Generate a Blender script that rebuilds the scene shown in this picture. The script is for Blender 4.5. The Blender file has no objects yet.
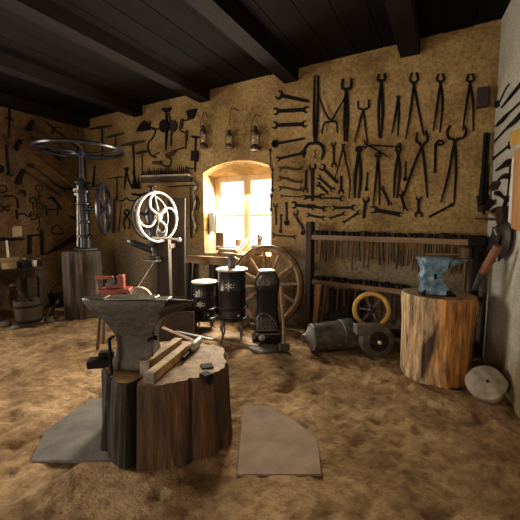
import bpy, bmesh, math, random
from mathutils import Vector, Matrix, noise
random.seed(7)
C = bpy.context.scene.collection
PI = math.pi
# ------------------------------------------------------------------ camera
F = 340.0
CAM = Vector((0, 0, 1.4))
YAW = math.atan2(190, 340); PIT = math.atan2(35, 340)
FW = Vector((-math.sin(YAW)*math.cos(PIT), math.cos(YAW)*math.cos(PIT), -math.sin(PIT)))
RT = Vector((math.cos(YAW), math.sin(YAW), 0)); UP = RT.cross(FW)
FH = Vector((-math.sin(YAW), math.cos(YAW), 0))          # horizontal forward
def ray(px, py): return FW + RT*((px-260)/F) + UP*((260-py)/F)
def onz(px, py, h=0.0):                                   # point of a horizontal plane
    d = ray(px, py); return CAM + d*((h-CAM.z)/d.z)
def atd(px, py, z):                                       # point at forward depth z
    return CAM + ray(px, py)*z
def depth(p): return (p-CAM).dot(FW)
YB = 4.36
XL = -6.40
XR = 1.22
YF = -2.6

class Wall:
    def __init__(s, o, u, w):
        s.o = Vector(o); s.u = Vector(u); s.v = Vector((0, 0, 1)); s.w = Vector(w)
    def uv(s, px, py, off=0.0):
        d = ray(px, py); t = (s.o + s.w*off - CAM).dot(s.w)/d.dot(s.w); p = CAM + d*t
        return ((p-s.o).dot(s.u), p.z)
    def p(s, a, b, off): return s.o + s.u*a + s.v*(b-s.o.z) + s.w*off
    def at(s, px, py, off=0.0):
        a, b = s.uv(px, py, off); return s.p(a, b, off)
    def sc(s, px, py): return depth(s.at(px, py))/F
WB = Wall((0, YB, 0), (1, 0, 0), (0, -1, 0))
WL = Wall((XL, 0, 0), (0, 1, 0), (1, 0, 0))
_c = WB.at(489.5, 200).x; DLT = math.radians(7)
WR = Wall((_c, YB, 0), (math.sin(DLT), -math.cos(DLT), 0), (-math.cos(DLT), -math.sin(DLT), 0))
BEAM = WB.uv(100, 125)[1]; CEIL = BEAM+.16; print('BEAM', BEAM)

# ------------------------------------------------------------------ materials
MATS = {}
def mat(name, c1, c2=None, c3=None, rough=.7, metal=0.0, scale=6, stretch=(1, 1, 1), bump=.3, bscale=None, bstr=None, spec=.5, lo=.35, hi=.65, detail=6, dist=.01, coord='Object'):
    m = bpy.data.materials.new(name); m.use_nodes = True; nt = m.node_tree; N = nt.nodes; L = nt.links
    b = N['Principled BSDF']
    tc = N.new('ShaderNodeTexCoord'); mp = N.new('ShaderNodeMapping'); mp.inputs['Scale'].default_value = stretch
    L.new(tc.outputs[coord], mp.inputs['Vector'])
    n = N.new('ShaderNodeTexNoise'); n.inputs['Scale'].default_value = scale; n.inputs['Detail'].default_value = detail; n.inputs['Roughness'].default_value = .62
    L.new(mp.outputs[0], n.inputs['Vector'])
    r = N.new('ShaderNodeValToRGB'); e = r.color_ramp.elements
    e[0].position = lo; e[1].position = hi
    c2 = c2 or c1
    e[0].color = (*c1, 1); e[1].color = (*c2, 1)
    if c3: x = e.new((lo+hi)/2+.1); x.color = (*c2, 1); e[2].color = (*c3, 1)
    L.new(n.outputs['Fac'], r.inputs[0]); L.new(r.outputs[0], b.inputs['Base Color'])
    b.inputs['Roughness'].default_value = rough; b.inputs['Metallic'].default_value = metal
    b.inputs['Specular IOR Level'].default_value = spec
    if bump:
        n2 = N.new('ShaderNodeTexNoise'); n2.inputs['Scale'].default_value = bscale or scale*3; n2.inputs['Detail'].default_value = 8; n2.inputs['Roughness'].default_value = .6
        mp2 = N.new('ShaderNodeMapping'); mp2.inputs['Scale'].default_value = bstr or stretch
        L.new(tc.outputs[coord], mp2.inputs['Vector']); L.new(mp2.outputs[0], n2.inputs['Vector'])
        bp = N.new('ShaderNodeBump'); bp.inputs['Strength'].default_value = bump; bp.inputs['Distance'].default_value = dist
        L.new(n2.outputs['Fac'], bp.inputs['Height']); L.new(bp.outputs[0], b.inputs['Normal'])
    MATS[name] = m; return m
G = lambda *a, **k: mat(*a, **k)
iron = mat('black_iron', (.004, .0035, .0045), (.011, .009, .009), rough=.65, metal=.0, scale=18, bump=.25, spec=.12)
iron_brown = mat('rusty_iron', (.014, .008, .006), (.045, .024, .014), rough=.7, metal=.0, scale=20, bump=.3, spec=.25)
iron_anvil = mat('anvil_iron', (.013, .008, .0055), (.038, .026, .018), c3=(.075, .053, .038), rough=.5, metal=.25, scale=9, bump=.5, bscale=30)
iron_worn = mat('worn_anvil_face', (.10, .088, .078), (.26, .23, .20), rough=.4, metal=.6, scale=14, bump=.3)
iron_blue = mat('blue_steel', (.03, .07, .12), (.20, .34, .50), c3=(.50, .64, .80), rough=.3, metal=.35, scale=12, bump=.6, bscale=26)
iron_cast = mat('cast_iron_black', (.008, .008, .011), (.022, .021, .026), rough=.32, metal=.2, scale=10, bump=.15)
iron_grey = mat('grey_sheet_iron', (.035, .032, .032), (.14, .128, .12), rough=.55, metal=.15, scale=9, bump=.4)
steel = mat('bright_steel', (.55, .53, .48), (.85, .82, .76), rough=.3, metal=.15, scale=10, bump=.05)
steel_dark = mat('greased_steel', (.009, .010, .014), (.032, .032, .042), rough=.32, metal=.3, scale=14, bump=.15)
lidm = mat('stove_lid', (.34, .31, .29), (.62, .58, .53), rough=.45, metal=.2, scale=8, bump=.1)
white = mat('white_enamel', (.65, .63, .58), (.85, .83, .78), rough=.4, scale=20, bump=.05)
red = mat('red_paint', (.12, .018, .009), (.30, .05, .02), rough=.45, scale=14, bump=.15)
yellow = mat('yellow_paint', (.42, .24, .04), (.70, .43, .10), rough=.5, scale=8, bump=.15)
wood_dark = mat('dark_oak', (.012, .007, .004), (.045, .025, .014), rough=.75, scale=8, stretch=(1, 1, .12), bump=.6, bscale=16)
wood_dark_x = mat('dark_oak_long', (.016, .009, .005), (.065, .035, .018), rough=.75, scale=8, stretch=(.1, 1, 1), bump=.6, bscale=16)
wood_beam = mat('smoked_beam', (.004, .003, .0035), (.013, .009, .008), spec=.15, rough=.9, scale=3, stretch=(1, .12, 1), bump=.7, bscale=9)
wood_ceil = mat('smoked_boards', (.003, .0025, .003), (.008, .006, .006), spec=.1, rough=.95, scale=3, stretch=(1, .12, 1), bump=.7, bscale=9)
wood_mid = mat('old_wood', (.035, .018, .009), (.17, .092, .045), rough=.75, scale=10, stretch=(1, 1, .12), bump=.5, bscale=18)
wood_mid_x = mat('old_wood_long', (.10, .058, .03), (.30, .185, .10), rough=.75, scale=7, stretch=(.12, 1, 1), bump=.5, bscale=18)
wood_light = mat('handle_ash', (.19, .115, .06), (.42, .28, .15), rough=.6, scale=9, stretch=(1, 1, .15), bump=.25)
wood_red = mat('reddish_handle', (.10, .035, .015), (.24, .085, .035), rough=.6, scale=9, stretch=(1, .2, 1), bump=.2)
wood_orange = mat('orange_board', (.26, .11, .035), (.52, .26, .09), rough=.65, scale=8, stretch=(1, 1, .12), bump=.3)
wood_wheel = mat('cartwheel_wood', (.13, .07, .032), (.36, .215, .105), rough=.75, scale=12, bump=.4)
wedge = mat('pale_wedge', (.20, .10, .04), (.58, .37, .17), rough=.65, scale=18, stretch=(1, 1, 1), bump=.3)
stone = mat('sandstone', (.20, .165, .125), (.40, .34, .265), rough=.85, scale=12, bump=.5)
stone_dark = mat('slab_stone', (.07, .062, .055), (.145, .13, .115), rough=.8, scale=5, bump=.4)
leather = mat('black_leather', (.008, .007, .009), (.03, .022, .022), rough=.5, scale=14, bump=.3)
paper = mat('paper', (.45, .37, .25), (.62, .53, .38), rough=.8, scale=8, bump=.1)
cloth = mat('white_cloth', (.70, .68, .62), (.85, .83, .78), rough=.9, scale=10, bump=.2)
wicker = mat('wicker', (.16, .09, .045), (.40, .26, .14), rough=.75, scale=30, bump=.5)
brass = mat('old_brass', (.28, .19, .07), (.50, .36, .16), rough=.4, metal=.6, scale=10, bump=.1)
tin = mat('sooty_tin', (.04, .03, .026), (.13, .095, .075), rough=.45, metal=.5, scale=16, bump=.2)
ash = mat('grey_blue_glaze', (.06, .07, .10), (.2, .22, .28), rough=.3, scale=8, bump=.1)

def glassy(name, col, a):
    m = bpy.data.materials.new(name); m.use_nodes = True; nt = m.node_tree; N = nt.nodes; L = nt.links
    b = N['Principled BSDF']; b.inputs['Base Color'].default_value = (*col, 1); b.inputs['Roughness'].default_value = .08
    t = N.new('ShaderNodeBsdfTransparent'); mx = N.new('ShaderNodeMixShader'); mx.inputs[0].default_value = a
    nz = N.new('ShaderNodeTexNoise'); nz.inputs['Scale'].default_value = 3; mm = N.new('ShaderNodeMath'); mm.operation = 'MULTIPLY'; mm.inputs[1].default_value = a*2
    L.new(nz.outputs['Fac'], mm.inputs[0]); L.new(mm.outputs[0], mx.inputs[0])
    L.new(t.outputs[0], mx.inputs[1]); L.new(b.outputs[0], mx.inputs[2]); L.new(mx.outputs[0], N['Material Output'].inputs['Surface'])
    return m
glass = glassy('window_glass', (.9, .92, .9), .06)
glass_lamp = glassy('lamp_glass', (.55, .45, .3), .35)

def layered(name, cols, big, small, rough=.95, bump=.6, lowcol=None, lowz=None, dist=.02, stain=None):
    """plaster / dirt: big patches x small grain, with an optional band of another plaster below a height"""
    m = bpy.data.materials.new(name); m.use_nodes = True; nt = m.node_tree; N = nt.nodes; L = nt.links
    b = N['Principled BSDF']; b.inputs['Roughness'].default_value = rough; b.inputs['Specular IOR Level'].default_value = .2
    tc = N.new('ShaderNodeTexCoord')
    def nz(sc, det=6, ro=.6):
        n = N.new('ShaderNodeTexNoise'); n.inputs['Scale'].default_value = sc; n.inputs['Detail'].default_value = det; n.inputs['Roughness'].default_value = ro
        L.new(tc.outputs['Object'], n.inputs['Vector']); return n
    n1 = nz(big, 5); r = N.new('ShaderNodeValToRGB'); e = r.color_ramp.elements
    e[0].position = .33; e[1].position = .68; e[0].color = (*cols[0], 1); e[1].color = (*cols[-1], 1)
    if len(cols) > 2: x = e.new(.5); x.color = (*cols[1], 1)
    L.new(n1.outputs['Fac'], r.inputs[0]); out = r.outputs[0]
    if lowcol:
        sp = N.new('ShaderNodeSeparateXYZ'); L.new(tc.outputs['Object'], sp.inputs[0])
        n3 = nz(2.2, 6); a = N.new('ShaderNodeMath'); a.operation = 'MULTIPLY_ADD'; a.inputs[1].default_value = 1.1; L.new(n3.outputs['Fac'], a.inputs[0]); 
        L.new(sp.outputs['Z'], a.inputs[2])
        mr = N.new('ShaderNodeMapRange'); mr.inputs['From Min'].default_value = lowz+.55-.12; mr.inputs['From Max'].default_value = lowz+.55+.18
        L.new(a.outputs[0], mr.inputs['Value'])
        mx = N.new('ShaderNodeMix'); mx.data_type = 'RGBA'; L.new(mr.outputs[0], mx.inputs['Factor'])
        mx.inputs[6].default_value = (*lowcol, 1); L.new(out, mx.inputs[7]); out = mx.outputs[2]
    n2 = nz(small, 8, .7); r2 = N.new('ShaderNodeValToRGB'); r2.color_ramp.elements[0].position = .34; r2.color_ramp.elements[1].position = .58
    r2.color_ramp.elements[0].color = (.40, .35, .30, 1); r2.color_ramp.elements[1].color = (1, 1, 1, 1)
    L.new(n2.outputs['Fac'], r2.inputs[0])
    mu = N.new('ShaderNodeMix'); mu.data_type = 'RGBA'; mu.blend_type = 'MULTIPLY'; mu.inputs['Factor'].default_value = .8
    L.new(out, mu.inputs[6]); L.new(r2.outputs[0], mu.inputs[7]); L.new(mu.outputs[2], b.inputs['Base Color'])
    h1 = nz(small*1.2, 9, .7); h2 = nz(big*2.5, 4)
    ad = N.new('ShaderNodeMath'); ad.operation = 'MULTIPLY_ADD'; ad.inputs[1].default_value = 2.0; L.new(h2.outputs['Fac'], ad.inputs[0]); L.new(h1.outputs['Fac'], ad.inputs[2])
    bp = N.new('ShaderNodeBump'); bp.inputs['Strength'].default_value = bump; bp.inputs['Distance'].default_value = dist
    L.new(ad.outputs[0], bp.inputs['Height']); L.new(bp.outputs[0], b.inputs['Normal'])
    return m
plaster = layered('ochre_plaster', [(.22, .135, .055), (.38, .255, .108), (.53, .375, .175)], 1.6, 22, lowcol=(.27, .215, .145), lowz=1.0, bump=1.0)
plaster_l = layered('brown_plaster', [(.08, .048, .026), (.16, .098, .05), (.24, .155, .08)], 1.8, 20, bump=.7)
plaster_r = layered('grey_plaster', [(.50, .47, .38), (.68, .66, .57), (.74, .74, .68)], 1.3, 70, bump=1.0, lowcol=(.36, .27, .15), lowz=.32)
dirt = layered('trodden_dirt', [(.20, .115, .052), (.38, .24, .122), (.55, .375, .21)], 1.6, 12, bump=1.0, dist=.05)

# ------------------------------------------------------------------ mesh builder
class MB:
    def __init__(s, M=None): s.bm = bmesh.new(); s.M = M or Matrix()
    def _v(s, co): return s.bm.verts.new(s.M @ Vector(co))
    def _f(s, vs):
        try: return s.bm.faces.new(vs)
        except ValueError: return None
    def hexa(s, b, t):                      # bottom 4 pts, top 4 pts (ccw)
        a = [s._v(p) for p in b]; c = [s._v(p) for p in t]
        s._f(a[::-1]); s._f(c)
        for i in range(4): s._f([a[i], a[(i+1) % 4], c[(i+1) % 4], c[i]])
        return s
    def box(s, c, d, R=None):
        x, y, z = d[0]/2, d[1]/2, d[2]/2; c = Vector(c)
        f = (lambda p: c + (R @ Vector(p) if R else Vector(p)))
        b = [f(p) for p in ((-x, -y, -z), (x, -y, -z), (x, y, -z), (-x, y, -z))]
        t = [f(p) for p in ((-x, -y, z), (x, -y, z), (x, y, z), (-x, y, z))]
        return s.hexa(b, t)
    def bar(s, p0, p1, w, h, up=(0, 0, 1), w1=None, h1=None):      # rectangular bar between two points
        p0 = Vector(p0); p1 = Vector(p1); d = (p1-p0).normalized(); up = Vector(up)
        if abs(d.dot(up)) > .98: up = Vector((1, 0, 0))
        sd = d.cross(up).normalized(); uu = sd.cross(d).normalized()
        w1 = w if w1 is None else w1; h1 = h if h1 is None else h1
        q = lambda p, a, b: [p-sd*a/2-uu*b/2, p+sd*a/2-uu*b/2, p+sd*a/2+uu*b/2, p-sd*a/2+uu*b/2]
        return s.hexa(q(p0, w, h), q(p1, w1, h1))
    def rings(s, rs, close=False, cap=True):
        V = [[s._v(p) for p in r] for r in rs]; n = len(V[0]); m = len(V)
        for i in range(m if close else m-1):
            a = V[i]; b = V[(i+1) % m]
            for j in range(n): s._f([a[j], a[(j+1) % n], b[(j+1) % n], b[j]])
        if cap and not close: s._f(V[0][::-1]); s._f(V[-1])
        return s
    def tube(s, pts, r, n=8, close=False, ratio=1.0, nrm=None, cap=True):   # swept ellipse; ratio = thickness across nrm / width
        P = [Vector(p) for p in pts]; m = len(P); rr = r if isinstance(r, (list, tuple)) else [r]*m
        if len(rr) != m: rr = [rr[0]+(rr[-1]-rr[0])*i/(m-1) for i in range(m)] if len(rr) == 2 else [rr[min(int(i*len(rr)/m), len(rr)-1)] for i in range(m)]
        out = []; prev = None
        for i in range(m):
            a = P[(i-1) % m] if (close or i > 0) else P[i]; b = P[(i+1) % m] if (close or i < m-1) else P[i]
            d = (b-a)
            d = d.normalized() if d.length > 1e-9 else Vector((0, 0, 1))
            if nrm is not None: u = Vector(nrm)
            else:
                u = prev if prev is not None else (Vector((0, 0, 1)) if abs(d.z) < .9 else Vector((1, 0, 0)))
            u = (u-d*u.dot(d)); u = u.normalized() if u.length > 1e-6 else d.orthogonal().normalized(); prev = u
            sd = d.cross(u)
            out.append([P[i]+sd*math.cos(2*PI*k/n)*rr[i]+u*math.sin(2*PI*k/n)*rr[i]*ratio for k in range(n)])
        return s.rings(out, close, cap)
    def cyl(s, p0, p1, r0, r1=None, n=20): return s.tube([p0, p1], [r0, r0 if r1 is None else r1], n)
    def lathe(s, prof, c=(0, 0, 0), ax=(0, 0, 1), n=28, x=None, cap=True):
        ax = Vector(ax).normalized(); x = Vector(x) if x is not None else (ax.orthogonal() if abs(ax.z) < .99 else Vector((1, 0, 0)))
        x = (x-ax*x.dot(ax)).normalized(); y = ax.cross(x); c = Vector(c)
        return s.rings([[c+ax*h+(x*math.cos(2*PI*k/n)+y*math.sin(2*PI*k/n))*max(r, 1e-4) for k in range(n)] for r, h in prof], cap=cap)
    def ring(s, c, ax, R, r, n=32, k=8, ratio=1.0):
        ax = Vector(ax).normalized(); x = ax.orthogonal().normalized(); y = ax.cross(x); c = Vector(c)
        return s.tube([c+(x*math.cos(2*PI*i/n)+y*math.sin(2*PI*i/n))*R for i in range(n)], r, k, True, ratio, ax)
    def prism(s, pts, w):                    # closed outline of 3-D points, extruded by vector w
        w = Vector(w); a = [s._v(p) for p in pts]; b = [s._v(Vector(p)+w) for p in pts]; n = len(a)
        s._f(a[::-1]); s._f(b)
        for i in range(n): s._f([a[i], a[(i+1) % n], b[(i+1) % n], b[i]])
        return s
    def ball(s, c, r, n=12, sq=(1, 1, 1)):
        c = Vector(c); rs = []
        for i in range(n//2+1):
            t = PI*i/(n//2); rs.append([c+Vector((math.sin(t)*math.cos(2*PI*k/n)*r*sq[0], math.sin(t)*math.sin(2*PI*k/n)*r*sq[1], -math.cos(t)*r*sq[2])) if 0 < i < n//2 else c+Vector((1e-5*math.cos(2*PI*k/n), 1e-5*math.sin(2*PI*k/n), -math.cos(t)*r*sq[2])) for k in range(n)])
        return s.rings(rs)
    def rough(s, amp, sc=3.0, seed=0):
        o = Vector((seed*7.3, seed*3.1, seed))
        for v in s.bm.verts: v.co += noise.noise_vector(v.co*sc+o)*amp
        return s
    def sub(s, n=1):
        bmesh.ops.subdivide_edges(s.bm, edges=s.bm.edges[:], cuts=n, use_grid_fill=True); return s
    def build(s, name, m, parent=None, loc=None, bevel=0.0, smooth=True, ang=40):
        bm = s.bm
        bmesh.ops.recalc_face_normals(bm, faces=bm.faces[:])
        if bevel:
            es = [e for e in bm.edges if len(e.link_faces) == 2 and e.calc_face_angle(0) > .6]
            if es: bmesh.ops.bevel(bm, geom=es, offset=bevel, segments=1, affect='EDGES', clamp_overlap=True)
        if parent is not None:
            p = parent; base = Vector(p.location)
            while p.parent: p = p.parent; base += Vector(p.location)
        else:
            if loc is None:
                xs = [v.co for v in bm.verts]; lo = Vector((min(v.x for v in xs), min(v.y for v in xs), min(v.z for v in xs))); hi = Vector((max(v.x for v in xs), max(v.y for v in xs), max(v.z for v in xs)))
                base = (lo+hi)/2; base.z = lo.z
            else: base = Vector(loc)
        for v in bm.verts: v.co -= base
        me = bpy.data.meshes.new(name); 
        if smooth:
            a = math.radians(ang)
            for f in bm.faces: f.smooth = True
            for e in bm.edges: e.smooth = not (len(e.link_faces) == 2 and e.calc_face_angle(0) > a)
        bm.to_mesh(me); bm.free()
        o = bpy.data.objects.new(name, me); C.objects.link(o)
        ms = m if isinstance(m, (list, tuple)) else [m]
        for q in ms: me.materials.append(q)
        if parent is not None: o.parent = parent
        else: o.location = base
        return o
LABELS = {}
def tag(o, label, cat, group=None, kind=None):
    o['label'] = label; o['category'] = cat
    if group: o['group'] = group
    if kind: o['kind'] = kind
    if label in LABELS and not group: print('DUP LABEL', label)
    LABELS[label] = 1
    return o
def thing(name, label, cat, loc, group=None):
    o = bpy.data.objects.new(name, None); o.empty_display_size = .05; C.objects.link(o); o.location = loc
    return tag(o, label, cat, group)
def struct(o): o['kind'] = 'structure'; return o
def frame(o, yaw=0.0):       # x = picture right, y = away from the camera, z up, turned by yaw
    a = YAW+math.radians(yaw); M = Matrix.Rotation(a, 4, 'Z'); M.translation = Vector(o); return M
def smoothpts(P, n=5):       # Catmull-Rom
    P = [Vector(p) for p in P]
    if len(P) < 3: return P
    Q = [P[0]*2-P[1]]+P+[P[-1]*2-P[-2]]; out = []
    for i in range(1, len(Q)-2):
        for k in range(n):
            t = k/n; a, b, c, d = Q[i-1:i+3]
            out.append(.5*((2*b)+(c-a)*t+(2*a-5*b+4*c-d)*t*t+(3*b-a-3*c+d)*t**3))
    return out+[P[-1]]

# ------------------------------------------------------------------ room
def grid_floor():
    b = MB(); nx, ny = 300, 300; x0, x1, y0, y1 = XL-.02, XR+.02, YF-.02, YB+.02
    V = []
    for j in range(ny+1):
        r = []
        for i in range(nx+1):
            x = x0+(x1-x0)*i/nx; y = y0+(y1-y0)*j/ny
            h = noise.fractal(Vector((x*2.2, y*2.2, 0)), 1.0, 2.0, 3)*.014 + noise.fractal(Vector((x*8, y*8, 3)), .8, 2.0, 4)*.016 - max(0, noise.noise(Vector((x*5.5, y*5.5, 8)))-.18)*.05
            r.append(b._v((x, y, min(h*1.3, .004)-.004)))
        V.append(r)
    for j in range(ny):
        for i in range(nx): b._f([V[j][i], V[j][i+1], V[j+1][i+1], V[j+1][i]])
    return struct(b.build('floor', dirt, loc=(0, 0, 0)))
grid_floor()
T = .35     # wall thickness
def wallbox(name, x0, x1, y0, y1, m):
    b = MB(); b.box(((x0+x1)/2, (y0+y1)/2, (CEIL+.1)/2-.05), (x1-x0, y1-y0, CEIL+.2)); return struct(b.build(name, m, loc=(0, 0, 0), smooth=False))
LY0, LY1, LZ0, LZ1 = -.9, 1.2, .9, 2.3          # unseen window opening, added in the left wall to light the right wall
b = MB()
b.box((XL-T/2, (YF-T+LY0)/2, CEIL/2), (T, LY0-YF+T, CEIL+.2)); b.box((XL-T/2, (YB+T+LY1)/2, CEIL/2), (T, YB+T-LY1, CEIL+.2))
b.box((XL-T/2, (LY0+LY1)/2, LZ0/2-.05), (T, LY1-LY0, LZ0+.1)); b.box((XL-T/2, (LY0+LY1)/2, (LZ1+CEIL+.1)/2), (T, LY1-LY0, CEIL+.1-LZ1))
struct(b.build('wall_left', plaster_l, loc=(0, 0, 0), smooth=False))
b = MB(); _p0 = WR.p(-.35, 0, 0); _p1 = WR.p(7.6, 0, 0)
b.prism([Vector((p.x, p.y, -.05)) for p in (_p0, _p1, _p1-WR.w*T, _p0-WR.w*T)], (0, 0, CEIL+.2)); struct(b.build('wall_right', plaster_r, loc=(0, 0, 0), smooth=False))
# back wall with arched splayed window niche
WD = .27
iu0, iv0 = WB.uv(204.5, 253); iu1, _ = WB.uv(271, 250)
def arch(u0, u1, vb, vs, vt, n=14):
    pts = [(u0, vb), (u0, vs)]
    for i in range(1, n): t = i/n; pts.append((u0+(u1-u0)*t, vs+(vt-vs)*math.sin(PI*t)**.8))
    pts += [(u1, vs), (u1, vb)]
    return pts
SILL = iv0; inner = arch(iu0, iu1, SILL, WB.uv(205, 173)[1], WB.uv(240, 160)[1])
def wuv(px, py):
    d = ray(px, py); t = (YB+WD)/d.y; p = CAM+d*t; return (p.x, p.z)
ou0 = wuv(215.5, 200)[0]; ou1 = iu1+.01; ovt = wuv(240, 176)[1]; ovb = SILL+.03
outer = arch(ou0, ou1, ovb, ovt, ovt)
b = MB()
def face_with_hole(b, y, hole, x0, x1):
    rect = [(x0, -.05), (x1, -.05), (x1, CEIL+.1), (x0, CEIL+.1)]
    ov = [b._v((x, y, z)) for x, z in rect]; hv = [b._v((x, y, z)) for x, z in hole]
    es = [b.bm.edges.new((ov[i], ov[(i+1) % 4])) for i in range(4)]+[b.bm.edges.new((hv[i], hv[(i+1) % len(hv)])) for i in range(len(hv))]
    bmesh.ops.triangle_fill(b.bm, use_beauty=True, edges=es)
    return ov, hv
o1, h1 = face_with_hole(b, YB, inner, XL, XR)
o2, h2 = face_with_hole(b, YB+WD+.1, outer, XL, XR)
h3 = [b._v((x, YB+WD, z)) for x, z in outer]
for A, B_ in ((h1, h3), (h3, h2), (o1, o2)):
    n = len(A)
    for i in range(n): b._f([A[i], A[(i+1) % n], B_[(i+1) % n], B_[i]])
struct(b.build('wall_back', plaster, loc=(0, 0, 0), ang=25))
# front wall (behind the camera); its unseen doorway is added for fill light
DX0, DX1, DH = -2.7, -1.1, 2.15
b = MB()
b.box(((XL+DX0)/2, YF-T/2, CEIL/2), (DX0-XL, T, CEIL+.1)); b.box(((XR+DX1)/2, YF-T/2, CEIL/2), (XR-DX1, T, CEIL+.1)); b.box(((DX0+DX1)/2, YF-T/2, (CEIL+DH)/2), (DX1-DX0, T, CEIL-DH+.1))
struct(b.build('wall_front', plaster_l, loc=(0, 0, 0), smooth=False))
b = MB()
nb = 26
for i in range(nb):
    x0 = XL-.1+(XR-XL+.2)*i/nb; w = (XR-XL+.2)/nb
    b.box((x0+w/2, (YB+YF)/2, CEIL+.02+random.uniform(0, .006)), (w-.008, YB-YF+.5, .04))
b.box(((XL+XR)/2, (YB+YF)/2, CEIL+.08), (XR-XL+.6, YB-YF+.6, .06))
struct(b.build('ceiling', wood_ceil, loc=(0, 0, 0), smooth=False))
bx = [XL+.09, WB.uv(139, 119)[0], WB.uv(205, 104)[0]]
st = bx[2]-bx[1]
bx += [bx[2]+st, bx[2]+2*st]
bx = [x for x in bx if x < XR-.1]
for i, x in enumerate(bx):
    b = MB(); w = .18 if i == 0 else .2
    b.box((x, (YB+YF)/2, (CEIL+BEAM)/2), (w, YB-YF-.01, CEIL-BEAM+.0)); b.sub(3); b.rough(.008, 2, i)
    struct(b.build('trim_%d' % (i+1), wood_beam, loc=(x, 0, BEAM), bevel=0))

# window frame, casements and panes
wr = bpy.data.objects.new('window_1', None); C.objects.link(wr); wr.location = ((ou0+ou1)/2, YB+WD, ovb); struct(wr)
def wbar(b, u0, v0, u1, v1, d=.05, y=None):
    y = YB+WD+.035 if y is None else y
    b.box(((u0+u1)/2, y, (v0+v1)/2), (abs(u1-u0), d, abs(v1-v0)))
fw = .05
pale = mat('pale_window_wood', (.42, .28, .14), (.62, .46, .27), rough=.6, scale=6, stretch=(1, 1, .2), bump=.2)
b = MB(); wbar(b, ou0, ovb, ou0+fw, ovt, .07); wbar(b, ou1-fw, ovb, ou1, ovt, .07); wbar(b, ou0+fw, ovt-fw, ou1-fw, ovt, .07); wbar(b, ou0+fw, ovb, ou1-fw, ovb+fw, .07)
um = wuv(246.5, 200)[0]; vm = wuv(246, 215.5)[1]
wbar(b, um-.03, ovb+fw, um+.03, ovt-fw, .06)
b.build('window_frame', pale, wr, smooth=False)
for (a, c) in ((ou0+fw, um-.03), (um+.03, ou1-fw)):
    b = MB(); e = .026; wbar(b, a, ovb+fw, a+e, ovt-fw, .04); wbar(b, c-e, ovb+fw, c, ovt-fw, .04); wbar(b, a+e, ovt-fw-e, c-e, ovt-fw, .04); wbar(b, a+e, ovb+fw, c-e, ovb+fw+e, .04); wbar(b, a+e, vm-.018, c-e, vm+.018, .035)
    cs = b.build('casement', pale, wr, smooth=False)
    b = MB(); wbar(b, a+e, ovb+fw+e, c-e, ovt-fw-e, .004); b.build('pane', glass, cs, smooth=False)
# ------------------------------------------------------------------ anvils and stumps
def log_mesh(c, h, prof, m, name, parent=None, squash=(1, 1), seed=0, top=None, dents=(), n=72, groove=.012):
    """a sawn log: radius profile [(t, r)], bark grooves, slightly uneven top"""
    b = MB(); c = Vector(c); rs = []
    hs = 16
    def R(t):
        for i in range(len(prof)-1):
            if prof[i][0] <= t <= prof[i+1][0]:
                k = (t-prof[i][0])/(prof[i+1][0]-prof[i][0]); return prof[i][1]+(prof[i+1][1]-prof[i][1])*k
        return prof[-1][1]
    for j in range(hs+1):
        t = j/hs; r = []
        for k in range(n):
            a = 2*PI*k/n; g = noise.noise(Vector((math.cos(a)*5, math.sin(a)*5, t*.8+seed)))*groove*2+noise.noise(Vector((math.cos(a)*14, math.sin(a)*14, t*1.5+seed)))*groove
            lob = noise.noise(Vector((math.cos(a)*1.1, math.sin(a)*1.1, seed*3.3)))*.10
            rr = R(t)*(1+lob)+g
            for (da, dw, dd) in dents:
                q = (a-da+PI) % (2*PI)-PI; rr -= dd*math.exp(-(q/dw)**2)
            if j == hs: rr -= .012
            r.append(c+Vector((math.cos(a)*rr*squash[0], math.sin(a)*rr*squash[1], t*h)))
        rs.append(r)
    # top discs
    cen = c+Vector((0, 0, h))
    for q in (.8, .5, .2):
        rs.append([cen+Vector(((p-cen).x*q, (p-cen).y*q, noise.noise(p*9)*.004+.003)) for p in rs[hs]])
    b.rings(rs)
    return b.build(name, m, parent, loc=c, ang=50)

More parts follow.
